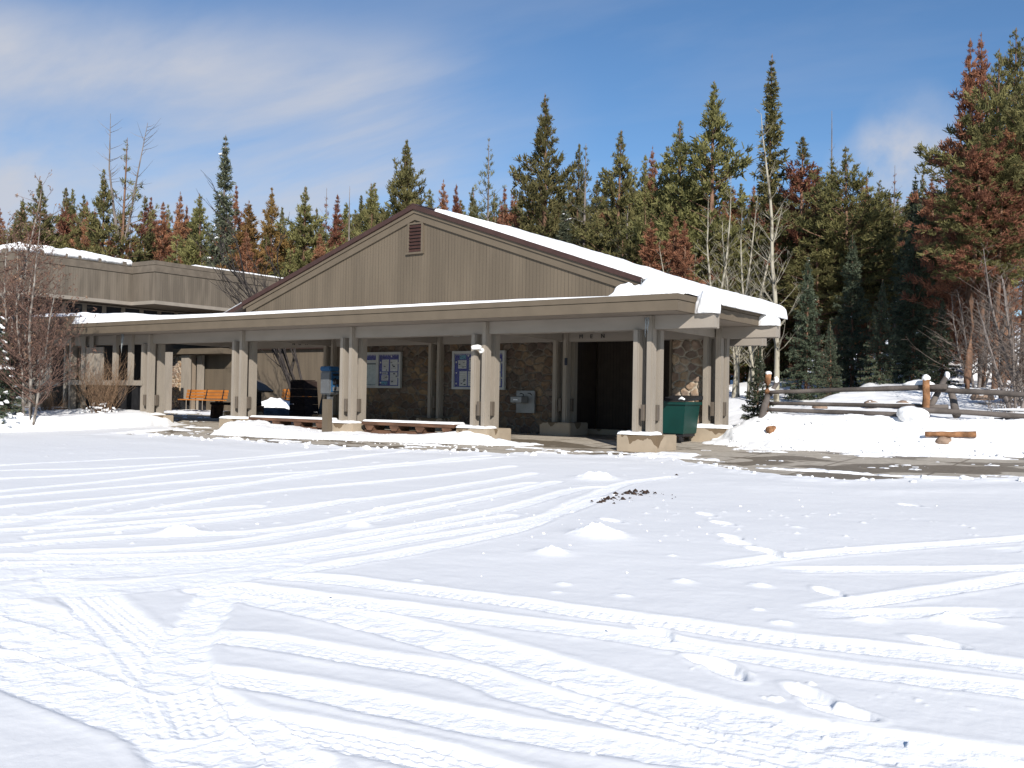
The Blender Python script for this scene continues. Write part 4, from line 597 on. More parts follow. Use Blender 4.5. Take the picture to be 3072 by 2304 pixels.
me = snow_slab('canopy_snow', -26.3, XL-1.0, FY-.05, GY, lambda x, y: np.full(np.shape(x), 3.452), lambda x, y: .1+.12*sst(-.6, .5, y), 90, 24, .1, .03, 13, lump=.3)
stuff(me, 'canopy_snow', 'snow on the stepped-up canopy edge behind the birch twigs at the left')
# slumped snow over the canopy corner
def slump(x, y): return np.maximum(Z1+.002, np.minimum(AZ-np.abs(x-AX)*SL+.01, Z1+(y+.12-.25*sst(.2, -.4, x))*.75))
me = snow_slab('slumped_snow', -.12, 1.12, -.2, GY+.1, slump, lambda x, y: .02+.14*fbm(x*2.1, y*2.1, 4), 80, 70, .22, .12, 15, lump=.5, fr=2.6)
stuff(me, 'slumped_snow', 'snow slid down from the roof and heaped on the canopy corner above the corner column')
me = snow_slab('slumped_snow', -.62, .12, -.3, .9, lambda x, y: np.full(np.shape(x), Z1), lambda x, y: .33*np.exp(-((x+.22)/.3)**2), 50, 50, .25, .06, 16, lump=.4, fr=3)
stuff(me, 'slumped_snow', 'rounded heap of snow at the lower right end of the gable wall')
for i, (cx_, cy_, zt, s, lb) in enumerate(((1.52, .2, 2.842, (.26, .25, .47), 'big rounded lump of snow on the end of the front beam at the canopy corner'), (1.50, 3.75, 2.845, (.27, .2, .25), 'smaller lump of snow on the end of the second beam under the eave'))):
    bm = new(); bmesh.ops.create_icosphere(bm, subdivisions=5, radius=1)
    for v in bm.verts:
        n_ = float(fbm(np.array([v.co.x*1.6+i*7+5]), np.array([v.co.y*1.6+v.co.z*1.2]), 3+i, 3)[0]); k = .8+.4*n_; p = v.co*k; sq = 1+.15*abs(p.x*p.z); v.co = Vector((cx_+p.x*s[0]*sq, cy_+p.y*s[1], zt+max(0, p.z*s[2]+.02)+(.0 if p.z > 0 else -.0)))
    me = bpy.data.meshes.new('beam_snow'); bm.to_mesh(me); bm.free()
    for p in me.polygons: p.use_smooth = True
    stuff(me, 'beam_snow', lb)
# snow on the bases
for k in (0, 1, 2, 3, 4):
    x = -4.27*k+.18; r_ = .46
    me = snow_slab('base_snow', x-r_, x+r_*(.75 if k else .7), .27-r_-.01, .27+r_*.1, lambda X, Y: np.full(np.shape(X), .35), .06, 50, 30, .1, .03, 30+k, lump=.5, fr=3)
    stuff(me, 'base_snow', ('snow on the concrete base of the corner column', 'snow on the base of the column that carries the white lamp', 'snow on the column base beside the square bollard', 'snow on the column base at the left end of the long bench', 'snow on the column base beside the bare brown shrub')[k])
me = snow_slab('base_snow', .18-.47, .18+.47, 3.84-.47, 3.9, lambda X, Y: np.full(np.shape(X), .435), .08, 50, 30, .1, .03, 37, lump=.5, fr=3); stuff(me, 'base_snow', 'snow on the base of the side column behind the corner column')
# ---------------------------------------------------------------- big building at the left
VB = thing('visitor_center_building', (-36, 12, 0), 'large building with overhanging weathered wood parapet and clerestory windows at the left', 'building')
ZS, ZT = 5.267, 7.107
def parapet(pts, name):
    """siding band with a fascia cap following a zigzag line of (x,y), extruded inwards"""
    n = len(pts)
    for i in range(n-1):
        (x0, y0), (x1, y1) = pts[i], pts[i+1]
        if abs(x0-x1) < 1e-6:
            part('parapet', boxb(x0-.15, x0, min(y0, y1), max(y0, y1), ZS, ZT-.53), m_sidW, VB)
            part('fascia', box(boxb(x0-.19, x0+.04, min(y0, y1)-.04, max(y0, y1), ZT-.52, ZT-.20), x0-.19, x0+.06, min(y0, y1)-.06, max(y0, y1), ZT-.19, ZT), m_w2, VB)
            part('soffit_edge', boxb(x0-.15, x0+.02, min(y0, y1)-.02, max(y0, y1), ZS-.16, ZS-.003), m_beam, VB)
        else:
            part('parapet', boxb(min(x0, x1)+.002, max(x0, x1)-.152, y0+.002, y0+.15, ZS, ZT-.53), m_sidWX, VB)
            part('fascia', box(boxb(min(x0, x1)+.042, max(x0, x1)-.2, y0-.04, y0+.15, ZT-.52, ZT-.20), min(x0, x1)+.062, max(x0, x1)-.2, y0-.06, y0+.15, ZT-.19, ZT), m_w2, VB)
            part('soffit_edge', boxb(min(x0, x1)+.02, max(x0, x1)-.152, y0-.02, y0+.15, ZS-.16, ZS-.003), m_beam, VB)
m_w2 = M('weathered_fascia', (.145, .12, .093), .8, .12, 3)
m_sidWX = groove(M('weathered_siding_front', (.135, .112, .087), .8, .16, 3, stretch=(1, 1, .15)), 0, .12, 1.2, .35)
parapet([(-33.25, -5.31), (-33.25, 3.76), (-31.36, 3.76), (-31.36, 9.18), (-29.6, 9.18), (-29.6, 17.20)], 'parapet')
part('soffit', box(box(boxb(-44.00, -33.40, -5.31, 17.20, ZS-.1, ZS-.01), -33.40, -31.51, 3.91, 17.20, ZS-.1, ZS-.01), -31.51, -29.75, 9.33, 17.20, ZS-.1, ZS-.01), m_soff, VB)
part('roof', box(box(boxb(-44.00, -33.45, -5.31, 17.20, ZT-.3, ZT-.05), -33.45, -31.56, 3.92, 17.20, ZT-.3, ZT-.05), -31.56, -29.80, 9.34, 17.20, ZT-.3, ZT-.05), m_brown, VB)
def clere(x, ya, yb, zb, gl):
    part('clerestory_wall', box(boxb(x-.3, x-.12, ya, yb, 3.0, ZS-.1), x-.3, x-.12, ya, min(yb, 9.0), 0, 2.998), m_dkw, VB)
    y = ya+.1; k = 0
    while y < yb-.5:
        f = part('window', box(box(box(box(new(), x-.12, x-.02, y, y+.1, zb, ZS-.14), x-.12, x-.02, y+.9, y+1.0, zb, ZS-.14), x-.12, x-.02, y+.1, y+.9, zb, zb+.06), x-.12, x-.02, y+.1, y+.9, ZS-.2, ZS-.14), m_beam, VB)
        part('pane', boxb(x-.1, x-.07, y+.1, y+.9, zb+.06, ZS-.2), gl, f); y += 1.0; k += 1
m_dkw = M('dark_wall', (.08, .065, .052), .8, .1, 3)
clere(-32.62, 4.52, 17.20, 3.5, m_glass); clere(-35.02, -5.06, 4.26, 3.5, m_glassb)
me = snow_slab('parapet_snow', -33.13, -31.29, 3.71, 9.13, lambda x, y: np.full(np.shape(x), ZT+.002), lambda x, y: .22-.09*sst(6, 9, y), 50, 120, .12, .06, 61, lump=.5, fr=2, sag=.16)
stuff(me, 'parapet_snow', 'thick ragged snow overhanging the parapet of the large building at the left')
me = snow_slab('parapet_snow', -30.98, -29.58, 11.32, 17.20, lambda x, y: np.full(np.shape(x), ZT+.002), .07, 40, 60, .08, .03, 62, lump=.3); stuff(me, 'parapet_snow', 'thin line of snow on the far end of the parapet next to the gable roof')
me = snow_slab('parapet_snow', -35.27, -33.23, -4.68, 3.26, lambda x, y: np.full(np.shape(x), ZT+.002), .045, 40, 60, .1, .03, 63, lump=.3); stuff(me, 'parapet_snow', 'thin snow on the parapet behind the birch at the left edge')
# ---------------------------------------------------------------- courtyard behind the canopy
CY = thing('courtyard_building', (-27, 14, 0), 'low tan-sided wing with a stone pier seen through the canopy posts behind the orange benches', 'building')
part('wall', boxb(-31.6, -19, 13.5, 13.65, 0, 3.2), m_sidX, CY)
part('fascia', boxb(-29.0, -19, 13.3, 13.48, 3.25, 3.9), m_tan, CY)
part('flashing', boxb(-29.0, -19, 13.27, 13.5, 3.18, 3.24), m_brown, CY)
part('roof', box(boxb(-36, -29.0, 12.5, 16, 2.98, 3.25), -29, -19, 13.66, 18, 3.26, 3.8), m_tan, CY)
stone_wall('stone_pier', -33.4, -31.9, .1, 2.95, 13.0, 21, CY)
part('pier_board', boxb(-32.35, -31.75, 12.75, 12.9, .1, 2.95), m_post, CY)
part('pier_board', boxb(-31.7, -31.3, 13.2, 13.35, .1, 2.95), m_post, CY)
part('post', box(boxb(-30.4, -29.9, 10.3, 10.45, .2, 2.95), -31.1, -30.6, 10.5, 10.7, .2, 2.95), m_post, CY)
part('dark_wall', boxb(-36, -31.0, 9.6, 9.8, 0, 2.9), m_dkw, CY)
# ---------------------------------------------------------------- things under and around the canopy
def snowflake(x, z, y, s, parent):
    bm = new(); prism(bm, [(x+s*math.cos(k*math.pi/3), z+s*math.sin(k*math.pi/3)) for k in range(6)], 1, y-.002, y)
    return bm
def board(x0, x1, z0, z1, y, label, leftmap):
    t = thing('bulletin_board', ((x0+x1)/2, y, z0), label, 'notice board', 'notice boards on the stone wall')
    xm = (x0+x1)/2; b = .065
    fr = new()
    for a, c in ((x0, x0+b), (x1-b, x1), (xm-b*.7, xm+b*.7)): box(fr, a, c, y-.09, y, z0, z1)
    for a, c in ((z0, z0+b), (z1-b, z1)):
        box(fr, x0+b, xm-b*.7, y-.088, y, a, c); box(fr, xm+b*.7, x1-b, y-.088, y, a, c)
    part('frame', fr, m_frame, t)
    for side, (a, c) in enumerate(((x0+b, xm-b*.7), (xm+b*.7, x1-b))):
        mp_ = leftmap and side == 0
        part('panel', boxb(a, c, y-.04, y-.02, z0+b, z1-b), m_map if mp_ else m_blue, t)
        W = c-a; H = z1-z0-2*b; yy = y-.042
        rn = random.Random(int(x0*10)+side); ic = new(); xx = a+.01
        while xx < c-.03:
            w_ = rn.uniform(.012, .03); h = rn.uniform(.03, .075); prism(ic, [(xx, z1-b), (xx+w_, z1-b), (xx+w_/2, z1-b-h)], 1, yy-.002, yy); xx += w_+.012
        if mp_:
            part('banner', boxb(a, c, yy-.001, yy, z1-b-.17, z1-b-.0), m_blue, t)
            part('icicle_fringe', ic, m_paper, t)
            part('title_strip', box(boxb(a, c, yy-.002, yy-.0005, z1-b-.25, z1-b-.175), a, c, yy-.003, yy-.0005, z1-b-.31, z1-b-.262), m_paper, t)
            part('print', box(box(boxb(a+.02, c-.02, yy-.005, yy-.0035, z1-b-.305, z1-b-.267), a+W*.4, a+W*.52, yy-.004, yy-.001, z1-b-.36, z1-b-.335), a+.05, c-.05, yy-.004, yy-.001, z0+b+.03, z0+b+.04), m_ink, t)
            continue
        part('icicle_fringe', ic, m_paper, t)
        lay = [(.15, .47, .46, .83), (.55, .9, .46, .83), (.13, .46, .17, .34), (.15, .42, .36, .43), (.55, .9, .03, .43)] if side else [(.16, .52, .55, .8), (.64, .95, .5, .87), (.22, .55, .03, .47), (.6, .97, .03, .47)]
        for i, (u0, u1, w0, w1) in enumerate(lay):
            X0, X1, Q0, Q1 = a+W*u0, a+W*u1, z0+b+H*w0, z0+b+H*w1
            p = part('paper', boxb(X0, X1, yy-.003, yy, Q0, Q1), m_paper, t)
            ink = new()
            for q in range(rn.randint(3, 6)):
                iw = (X1-X0)*rn.uniform(.15, .3); ih = (Q1-Q0)*rn.uniform(.06, .12); ix = rn.uniform(X0+.01, X1-iw-.01); iz = rn.uniform(Q0+.02, Q1-ih-.02); yq = yy-.0045-q*.0006; box(ink, ix, ix+iw, yq, yy-.0035, iz, iz+ih)
            for q in range(7):
                iz = Q1-.02-(Q1-Q0)*.12*q
                if iz > Q0+.02: box(ink, X0+.02, X1-.02-rn.uniform(0, .05), yy-.004, yy-.0032, iz, iz+.006)
            part('print', ink, m_ink, p)
        pic = part('picture', boxb(a+W*(.12 if side else .22), a+W*(.42 if side else .5), yy-.003, yy, z0+b+H*(.04 if side else .83), z0+b+H*(.14 if side else .95)), m_teal, t)
        for (u, w0) in ((.07, .74), (.08, .42), (.08, .1), (.6, .93), (.94, .72), (.94, .27)):
            part('snowflake', snowflake(a+W*u, z0+b+H*w0, yy, .028, t), m_paper, t)
    g_ = part('door_glass', box(boxb(x0+b, xm-b*.7, y-.075, y-.072, z0+b, z1-b), xm+b*.7, x1-b, y-.075, y-.072, z0+b, z1-b), m_clear, t)
    return t
m_clear = bpy.data.materials.new('clear_glass'); m_clear.use_nodes = True; _b = m_clear.node_tree.nodes['Principled BSDF']; _b.inputs['Base Color'].default_value = (1, 1, 1, 1); _b.inputs['Roughness'].default_value = .03; 
_n = node(m_clear, 'ShaderNodeTexNoise'); _r = node(m_clear, 'ShaderNodeMapRange'); _r.inputs[3].default_value = .02; _b.inputs['Alpha'].default_value = .03; _r.inputs[4].default_value = .08; m_clear.node_tree.links.new(_n.outputs[0], _r.inputs[0]); m_clear.node_tree.links.new(_r.outputs[0], _b.inputs['Roughness'])
board(-11.55, -9.69, 1.30, 2.38, 3.72, 'left notice board on the stone wall, with a pale map panel and a blue panel', True)
board(-7.74, -5.91, 1.29, 2.37, 3.72, 'right notice board with blue panels, partly behind the column with the white lamp', False)
t = thing('drinking_fountain', (-5.2, 3.7, .67), 'stainless steel drinking fountain fixed to the stone wall right of the notice boards', 'drinking fountain')
part('back_plate', boxb(-5.49, -4.89, 3.62, 3.70, .67, 1.27), m_metal, t, bevel=.006)
part('basin', prism(new(), [(3.30, .95), (3.30, 1.10), (3.60, 1.12), (3.60, .93)], 0, -5.46, -5.10), m_metal, t, bevel=.01)
part('name_plate', boxb(-5.36, -5.22, 3.292, 3.299, 1.01, 1.035), m_white, t)
part('spout', tube(new(), [(-5.20, 3.56, 1.09), (-5.20, 3.54, 1.17), (-5.23, 3.46, 1.20), (-5.25, 3.44, 1.17)], .012, 8), m_black, t, smooth=True)
part('spout', tube(new(), [(-4.98, 3.61, 1.15), (-4.98, 3.54, 1.20), (-5.02, 3.48, 1.20)], .012, 8), m_black, t, smooth=True)
t = thing('pay_phone', (-10.3, 1.2, .06), 'grey pay phone with a blue top and blue panel, behind the square bollard', 'telephone')
part('housing', boxb(-10.42, -10.02, 1.1, 1.45, 1.08, 1.72), m_phone, t, bevel=.03)
part('top_sign', boxb(-10.43, -10.01, 1.08, 1.46, 1.725, 1.86), m_cyan, t, bevel=.03)
part('panel', boxb(-10.012, -10.005, 1.13, 1.42, 1.15, 1.70), m_cyan, t); 
for i, (z, h) in enumerate(((1.60, .05), (1.36, .14), (1.17, .12))): part('instrument', boxb(-10.004, -9.95, 1.17, 1.38, z, z+h), m_black if i < 2 else m_metal, t, bevel=.01)
part('handset', tube(new(), [(-9.94, 1.2, 1.2), (-9.9, 1.2, 1.3), (-9.9, 1.2, 1.45), (-9.94, 1.2, 1.52)], .025, 8), m_black, t, smooth=True)
part('pedestal', boxb(-10.26, -10.14, 1.22, 1.34, .02, 1.08), m_phone, t)
t = thing('map_dispenser', (-9.35, 1.0, .04), 'low grey box on a post with a yellow and blue sticker behind the bollard', 'dispenser')
part('cabinet', boxb(-9.55, -9.22, 1.0, 1.3, .1, 1.0), m_phone, t, bevel=.01)
part('blue_sticker', boxb(-9.50, -9.27, .992, .998, .55, .82), m_cyan, t)
part('yellow_sticker', prism(new(), [(-9.50, .83), (-9.27, .88), (-9.27, .6)], 1, .986, .991), m_yel, t)
b = part('bollard', boxb(-8.51, -8.30, -.66, -.50, -.05, .955), m_tan, None, (-8.4, -.58, 0), bevel=.008); tag(b, 'square grey beige bollard standing in the snow at the end of the long snowy bench', 'bollard')
# low timber benches between the columns
def bench(x0, x1, label):
    t = thing('timber_bench', ((x0+x1)/2, .25, 0), label, 'bench', 'low timber benches between the columns')
    part('seat', boxb(x0, x1, .02, .50, .345, .41), m_wood, t, bevel=.006)
    part('edge_board', boxb(x0, x1, -.022, .018, .325, .408), m_wood, t, bevel=.005)
    part('base_beam', boxb(x0+.02, x1-.1, .06, .46, -.03, .2), m_wood, t, bevel=.015)
    n = 4
    for i in range(n):
        xc = x0+.25+(x1-x0-.5)*i/(n-1); part('support', prism(new(), [(xc-.14, .345), (xc+.14, .345), (xc+.14, .28), (xc+.07, .19), (xc-.07, .19), (xc-.14, .28)], 1, .0, .05), m_wood, t)
        part('block', boxb(xc-.12, xc+.12, .055, .45, .2, .344), m_wood, t)
    me = snow_slab('bench_snow', x0+.02, x1-.03, .0, .46, lambda X, Y: np.full(np.shape(X), .412), .045, 120, 16, .05, .015, int(-x0*3), lump=.25); stuff(me, 'bench_snow', 'thin snow on the seat of the '+('left' if x0 < -10 else 'right')+' low timber bench')
bench(-12.05, -9.02, 'long low dark timber bench with snow on it, left of the bollard'); bench(-7.75, -4.75, 'long low snowy timber bench between the bollard and the column with the lamp')
# lamp
t = thing('flood_lamp', (-4.08, -.1, 2.2), 'white two-piece outdoor lamp fixed high on the middle column', 'lamp')
part('lamp_base', tube(new(), [(-3.98, -.0, 2.16), (-3.98, -.04, 2.16)], .062, 20), m_white, t, smooth=False)
part('lamp_arm', tube(new(), [(-3.98, -.03, 2.17), (-3.99, -.09, 2.21)], .032, 12), m_white, t, smooth=True)
part('lamp_head', tube(new(), [(-3.95, -.07, 2.225), (-4.01, -.12, 2.235), (-4.10, -.19, 2.22), (-4.13, -.21, 2.21)], [.045, .06, .055, .04], 16), m_white, t, smooth=True)
# green bear-proof bin
t = thing('green_dumpster', (-.2, 2.6, .1), 'dark green tapered steel dumpster behind the corner column', 'dumpster')
def frus(x0, x1, y0, y1, z0, z1, ins, mat, nm):
    bm = new(); v = [bm.verts.new(p) for p in ((x0+ins, y0+ins, z0), (x1-ins, y0+ins, z0), (x1-ins, y1-ins, z0), (x0+ins, y1-ins, z0), (x0, y0, z1), (x1, y0, z1), (x1, y1, z1), (x0, y1, z1))]
    for f in ((0, 3, 2, 1), (4, 5, 6, 7), (0, 1, 5, 4), (1, 2, 6, 5), (2, 3, 7, 6), (3, 0, 4, 7)): bm.faces.new([v[i] for i in f])
    return part(nm, bm, mat, t, bevel=.012)
frus(-.66, .03, 2.45, 3.3, .3, 1.0, .06, m_green, 'bin_body')
part('rim', box(box(box(boxb(-.69, .06, 2.41, 2.45, .98, 1.05), -.69, .06, 3.3, 3.34, .98, 1.05), -.69, -.65, 2.45, 3.3, .98, 1.05), .02, .06, 2.45, 3.3, .98, 1.05), m_green, t)
part('lid', prism(new(), [(2.38, 1.052), (2.38, 1.07), (3.36, 1.2), (3.36, 1.10)], 0, -.71, .08), m_black, t, bevel=.006)
for x in (-.5, -.14): part('caster', tube(new(), [(x, 2.6, .19), (x+.05, 2.6, .19)], .08, 12), m_black, t)
part('axle', boxb(-.55, -.05, 2.55, 3.2, .24, .3), m_black, t)
s = part('snow_crumb', tube(new(), [(-.12, 2.44, 1.10), (-.05, 2.45, 1.13), (.03, 2.44, 1.10)], [.02, .045, .02], 8, wob=.3), m_snow, None, smooth=True); tag(s, 'small clump of snow on the lid of the green dumpster', 'snow', kind='stuff')
# ice
def icicle(x, y, z, h, label, n=3):
    bm = new(); rn = random.Random(int(h*100))
    for i in range(n):
        xx = x+(i-(n-1)/2)*.055; hh = h*rn.uniform(.55, 1) if i else h
        tube(bm, [(xx, y, z), (xx+.01, y, z-hh*.35), (xx-.01, y, z-hh*.7), (xx, y, z-hh)], [.026, .021, .013, .003], 8, wob=.2, rnd=rn)
    o = part('icicle', bm, m_ice, None, (x, y, z), smooth=True); tag(o, label, 'icicle')
icicle(.33, -.1, 2.78, .42, 'cluster of icicles hanging in front of the corner column', 2); icicle(-17.58, -.35, 2.836, .6, 'long thin icicle hanging in front of the screen windows at the left', 2)
icicle(-.35, GY-.14, 3.74, .12, 'tiny icicles under the slumped snow at the right end of the gable edge', 3)
# courtyard things
def park_bench(x0, x1, y, z, label, back=True, name='slatted_bench'):
    t = thing(name, ((x0+x1)/2, y, z), label, 'bench', 'orange slatted benches in the courtyard')
    if back:
        bk = part('backrest', boxb(x0, x1, y+.36, y+.40, z+.50, z+.62), m_orange, t, bevel=.006)
        for i in (1, 2): part('slat', boxb(x0, x1, y+.36+.03*i, y+.40+.03*i, z+.50+.14*i, z+.62+.14*i), m_orange, bk, bevel=.006)
    st = part('seat', boxb(x0, x1, y-.1, y+.0, z+.40, z+.45), m_orange, t, bevel=.006)
    for i in (1, 2, 3): part('slat', boxb(x0, x1, y-.1+.115*i, y+.115*i, z+.40, z+.45), m_orange, st, bevel=.006)
    n = 3 if x1-x0 > 2 else 2
    for i in range(n):
        xc = x0+.3+(x1-x0-.6)*i/(n-1); part('leg', box(boxb(xc-.05, xc+.05, y-.02, y+.1, z-.05, z+.40), xc-.05, xc+.05, y+.22, y+.34, z-.05, z+.40), m_black, t)
        if back: part('back_bracket', prism(new(), [(y+.3, z+.40), (y+.35, z+.40), (y+.47, z+.92), (y+.42, z+.92)], 0, xc-.03, xc+.03), m_black, t)
    return t
park_bench(-30.0, -27.0, 10.95, .3, 'long orange slatted bench with a backrest, half in shadow, behind the left columns')
park_bench(-24.95, -23.0, 12.4, .4, 'short orange slatted bench partly hidden by the dark wooden box')
t = thing('backless_bench', (-19.6, 6.4, .12), 'low backless bench with splayed brown legs beside the second left column', 'bench')
part('seat', boxb(-20.8, -18.4, 5.5, 5.95, .62, .72), m_dkwood, t, bevel=.02)
for x in (-20.75, -18.5): part('leg', prism(new(), [(x-.03, .05), (x+.16, .05), (x+.22, .62), (x+.04, .62)], 1, 5.5, 5.95), m_wood, t)
t = thing('interpretive_sign', (-20.0, 7.2, .15), 'slanted interpretive panel on a dark post beside the backless bench', 'sign')
part('post', boxb(-20.25, -20.05, 7.2, 7.35, .1, 1.2), m_black, t); part('frame', prism(new(), [(-20.5, 1.56), (-20.45, 1.6), (-19.65, 1.18), (-19.70, 1.12)], 1, 6.9, 7.6), m_box, t)
part('panel', prism(new(), [(-20.3, 1.44), (-19.88, 1.22), (-20.3, 1.22)], 1, 6.885, 6.898), m_paper, t)
t = thing('wooden_litter_box', (-18.1, 7.4, .12), 'tall dark brown box of horizontal planks in the courtyard', 'litter bin')
for i in range(5): part('plank', prism(new(), [(-18.38, .12+i*.29), (-17.50-.03*i, .12+i*.29), (-17.53-.03*i, .403+i*.29), (-18.38, .403+i*.29)], 1, 7.25+.01*i, 7.95), m_dkwood, t)
part('top', boxb(-18.36, -17.7, 7.3, 7.9, 1.57, 1.61), m_dkwood, t)
def boulder(c, s, seed, mat, label, name='boulder', snow=False):
    bm = new(); bmesh.ops.create_icosphere(bm, subdivisions=4, radius=1); rn = random.Random(seed); ox = rn.uniform(0, 99)
    for v in bm.verts:
        p = v.co; n_ = float(fbm(np.array([p.x*1.3+ox]), np.array([p.y*1.3+p.z*1.7+ox]), seed)[0]); n2_ = float(fbm(np.array([p.x*4+ox]), np.array([p.y*4+p.z*3]), seed+3)[0])
        k = .72+.5*n_+.12*n2_; v.co = Vector((p.x*s[0]*k, p.y*s[1]*k, max(-.3, p.z)*s[2]*k))+Vector(c)
    o = part(name, bm, mat, None, c, smooth=True); return tag(o, label, 'boulder')
boulder((-17.35, 8.35, .05), (.46, .42, 1.45), 5, m_rockg, 'tall blue grey standing boulder beside the dark wooden box')
bm = new(); tube(bm, [(-20.1, 7.9, .0), (-20.1, 7.9, .2), (-20.1, 7.9, .4), (-20.1, 7.9, .52)], [.9, .95, .88, .5], 24); o = part('round_planter', bm, m_rockg, None, (-20.3, 8, 0), smooth=True); tag(o, 'dark round-edged planter behind the interpretive sign', 'planter')
me = snow_slab('courtyard_snow', -23.6, -20.9, 9.8, 11.2, lambda X, Y: np.full(np.shape(X), .15), .65, 60, 40, .8, .12, 71, lump=.35); stuff(me, 'courtyard_snow', 'sunlit pile of snow in the courtyard beside the dark wooden box')
# ---------------------------------------------------------------- rail fence on the bank
fb = thing('rail_fence', (4.0, 4.0, .78), 'rustic rail fence of weathered grey logs and orange brown posts on the snow bank', 'fence')
part('post', log((1.27, 4.22, .5), (1.36, 4.2, 1.74), .078, .07, 6, 1), m_logo, fb, smooth=True)
part('brace', log((1.47, 3.45, .66), (1.42, 3.98, 1.22), .085, .07, 5, 2), m_log, fb, smooth=True)
part('brace', log((1.35, 4.35, 1.25), (1.42, 4.68, 1.58), .055, .05, 4, 3), m_log, fb, smooth=True)
part('post', log((4.96, 3.86, .5), (4.95, 3.86, 1.62), .082, .072, 6, 4), m_logo, fb, smooth=True)
part('brace', log((5.0, 4.05, 1.05), (5.22, 4.55, 1.70), .07, .055, 5, 5), m_log, fb, smooth=True)
part('brace', log((5.5, 4.2, .85), (5.3, 4.6, 1.42), .085, .07, 5, 6), m_log, fb, smooth=True)
for i, (a, c, r0, r1) in enumerate((((1.25, 4.3, 1.30), (5.35, 3.95, 1.47), .045, .06), ((4.85, 4.1, 1.42), (8.6, 3.9, 1.22), .06, .055), ((1.35, 4.3, 1.05), (5.35, 4.05, 1.03), .04, .055), ((1.15, 4.2, .90), (4.95, 3.72, .85), .045, .055), ((4.55, 3.7, .98), (8.6, 3.9, .80), .06, .05), ((6.2, 4.3, .78), (8.4, 3.6, .95), .045, .045))):
    part('rail', log(a, c, r0, r1, 10, 20+i), m_log, fb, smooth=True)
for i, (c, s, lb) in enumerate((((1.36, 4.2, 1.76), (.07, .07, .05), 'cap of snow on the left fence post'), ((4.95, 3.86, 1.64), (.085, .085, .08), 'round cap of snow on the middle fence post'), ((5.23, 4.55, 1.72), (.055, .09, .09), 'hooked cap of snow on the leaning fence brace right of the middle post'), ((1.40, 4.62, 1.60), (.055, .08, .09), 'hooked cap of snow on the short brace beside the left fence post'), ((1.33, 4.4, 1.34), (.13, .13, .06), 'snow on the left end of the top fence rail'), ((4.75, 4.15, 1.50), (.33, .15, .12), 'long pillow of snow on the top rail beside the middle fence post'), ((4.3, 4.2, 1.06), (.8, .10, .05), 'long pillow of snow lying on the lower fence rails'), ((4.75, 3.5, .86), (.33, .26, .17), 'drift of snow in front of the middle fence post'), ((7.2, 3.95, 1.0), (1.0, .07, .035), 'strip of snow on the lower rail at the right end of the fence'), ((5.33, 4.55, 1.45), (.09, .09, .05), 'snow on the short leaning log behind the fence'))):
    bm = new(); bmesh.ops.create_icosphere(bm, subdivisions=4, radius=1)
    for v in bm.verts:
        n_ = float(fbm(np.array([v.co.x*1.7+i*9]), np.array([v.co.y*1.7+v.co.z]), i)[0]); v.co = Vector((v.co.x*s[0], v.co.y*s[1], v.co.z*s[2]))*(.75+.5*n_)+Vector(c)
    tag(part('snow_cap', bm, m_snow, None, c, smooth=True), lb, 'snow', kind='stuff')
t = thing('log_bench', (5.65, 2.7, .3), 'split log lying on a stone, half buried in the snow bank below the fence', 'bench')
part('seat', log(BA, BB, .05, .06, 6, 41), m_logo, t, smooth=True)
o = boulder(BC, (.17, .15, .12), 8, m_rock, 'x'); o.name = 'support_stone'; del o['category']; del o['label']; o.parent = t; o.location = Vector(BC)-org(t)
o = part('log_end', log(LOGA, LOGB, .085, .085, 5, 43), m_logo, None, (1.95, 2.6, .45), smooth=True); tag(o, 'sawn end of an orange brown log sticking out of the bank below the fence', 'log')
for i, (x, y, z, s, lb) in enumerate(((2.12, 5.7, 1.02, .17, 'brown boulder in the snow behind the left half of the rail fence'), (3.15, 6.4, 1.08, .18, 'small brown boulder beside a tree foot behind the rail fence'), (3.9, 6.4, 1.12, .19, 'grey boulder under a dome of snow behind the rail fence'), (5.4, 7.9, 1.2, .24, 'low tan boulder behind the right half of the fence'), (5.95, 8.2, 1.24, .24, 'rightmost tan boulder in the snow behind the fence'))):
    boulder((x, y, hz1(x, y)+.12), (s, s*.8, s*.6), 50+i, m_rock, lb)
    bm = new(); bmesh.ops.create_icosphere(bm, subdivisions=3, radius=1)
    for v in bm.verts: v.co = Vector((v.co.x*s*1.0, v.co.y*s+.08, v.co.z*s*.35+s*.3))+Vector((x, y, hz1(x, y)+.12))
    tag(part('snow_cap', bm, m_snow, None, (x, y, z), smooth=True), 'snow on top of the '+lb, 'snow', kind='stuff')
# dirt scraped up on the car park
bm = new(); rn = random.Random(5)
for i, (x, y) in enumerate(DIRT):
    for k in range(12 if i < 5 else 2):
        px, py = x+rn.gauss(0, .09), y+rn.gauss(0, .12); s = rn.choice((.008, .012, .018, .035))*(1 if i < 5 else .7); z = hz1(px, py)+.02+rn.uniform(0, .02)
        tube(bm, [(px-s, py, z), (px, py+rn.uniform(-.02, .02), z+s*.5), (px+s, py, z)], [s*.3, s*.6, s*.25], 6, wob=.3, rnd=rn)
tag(part('dirt_clods', bm, m_soil), 'dark clods of earth on the white snow of the car park', 'dirt', kind='stuff')
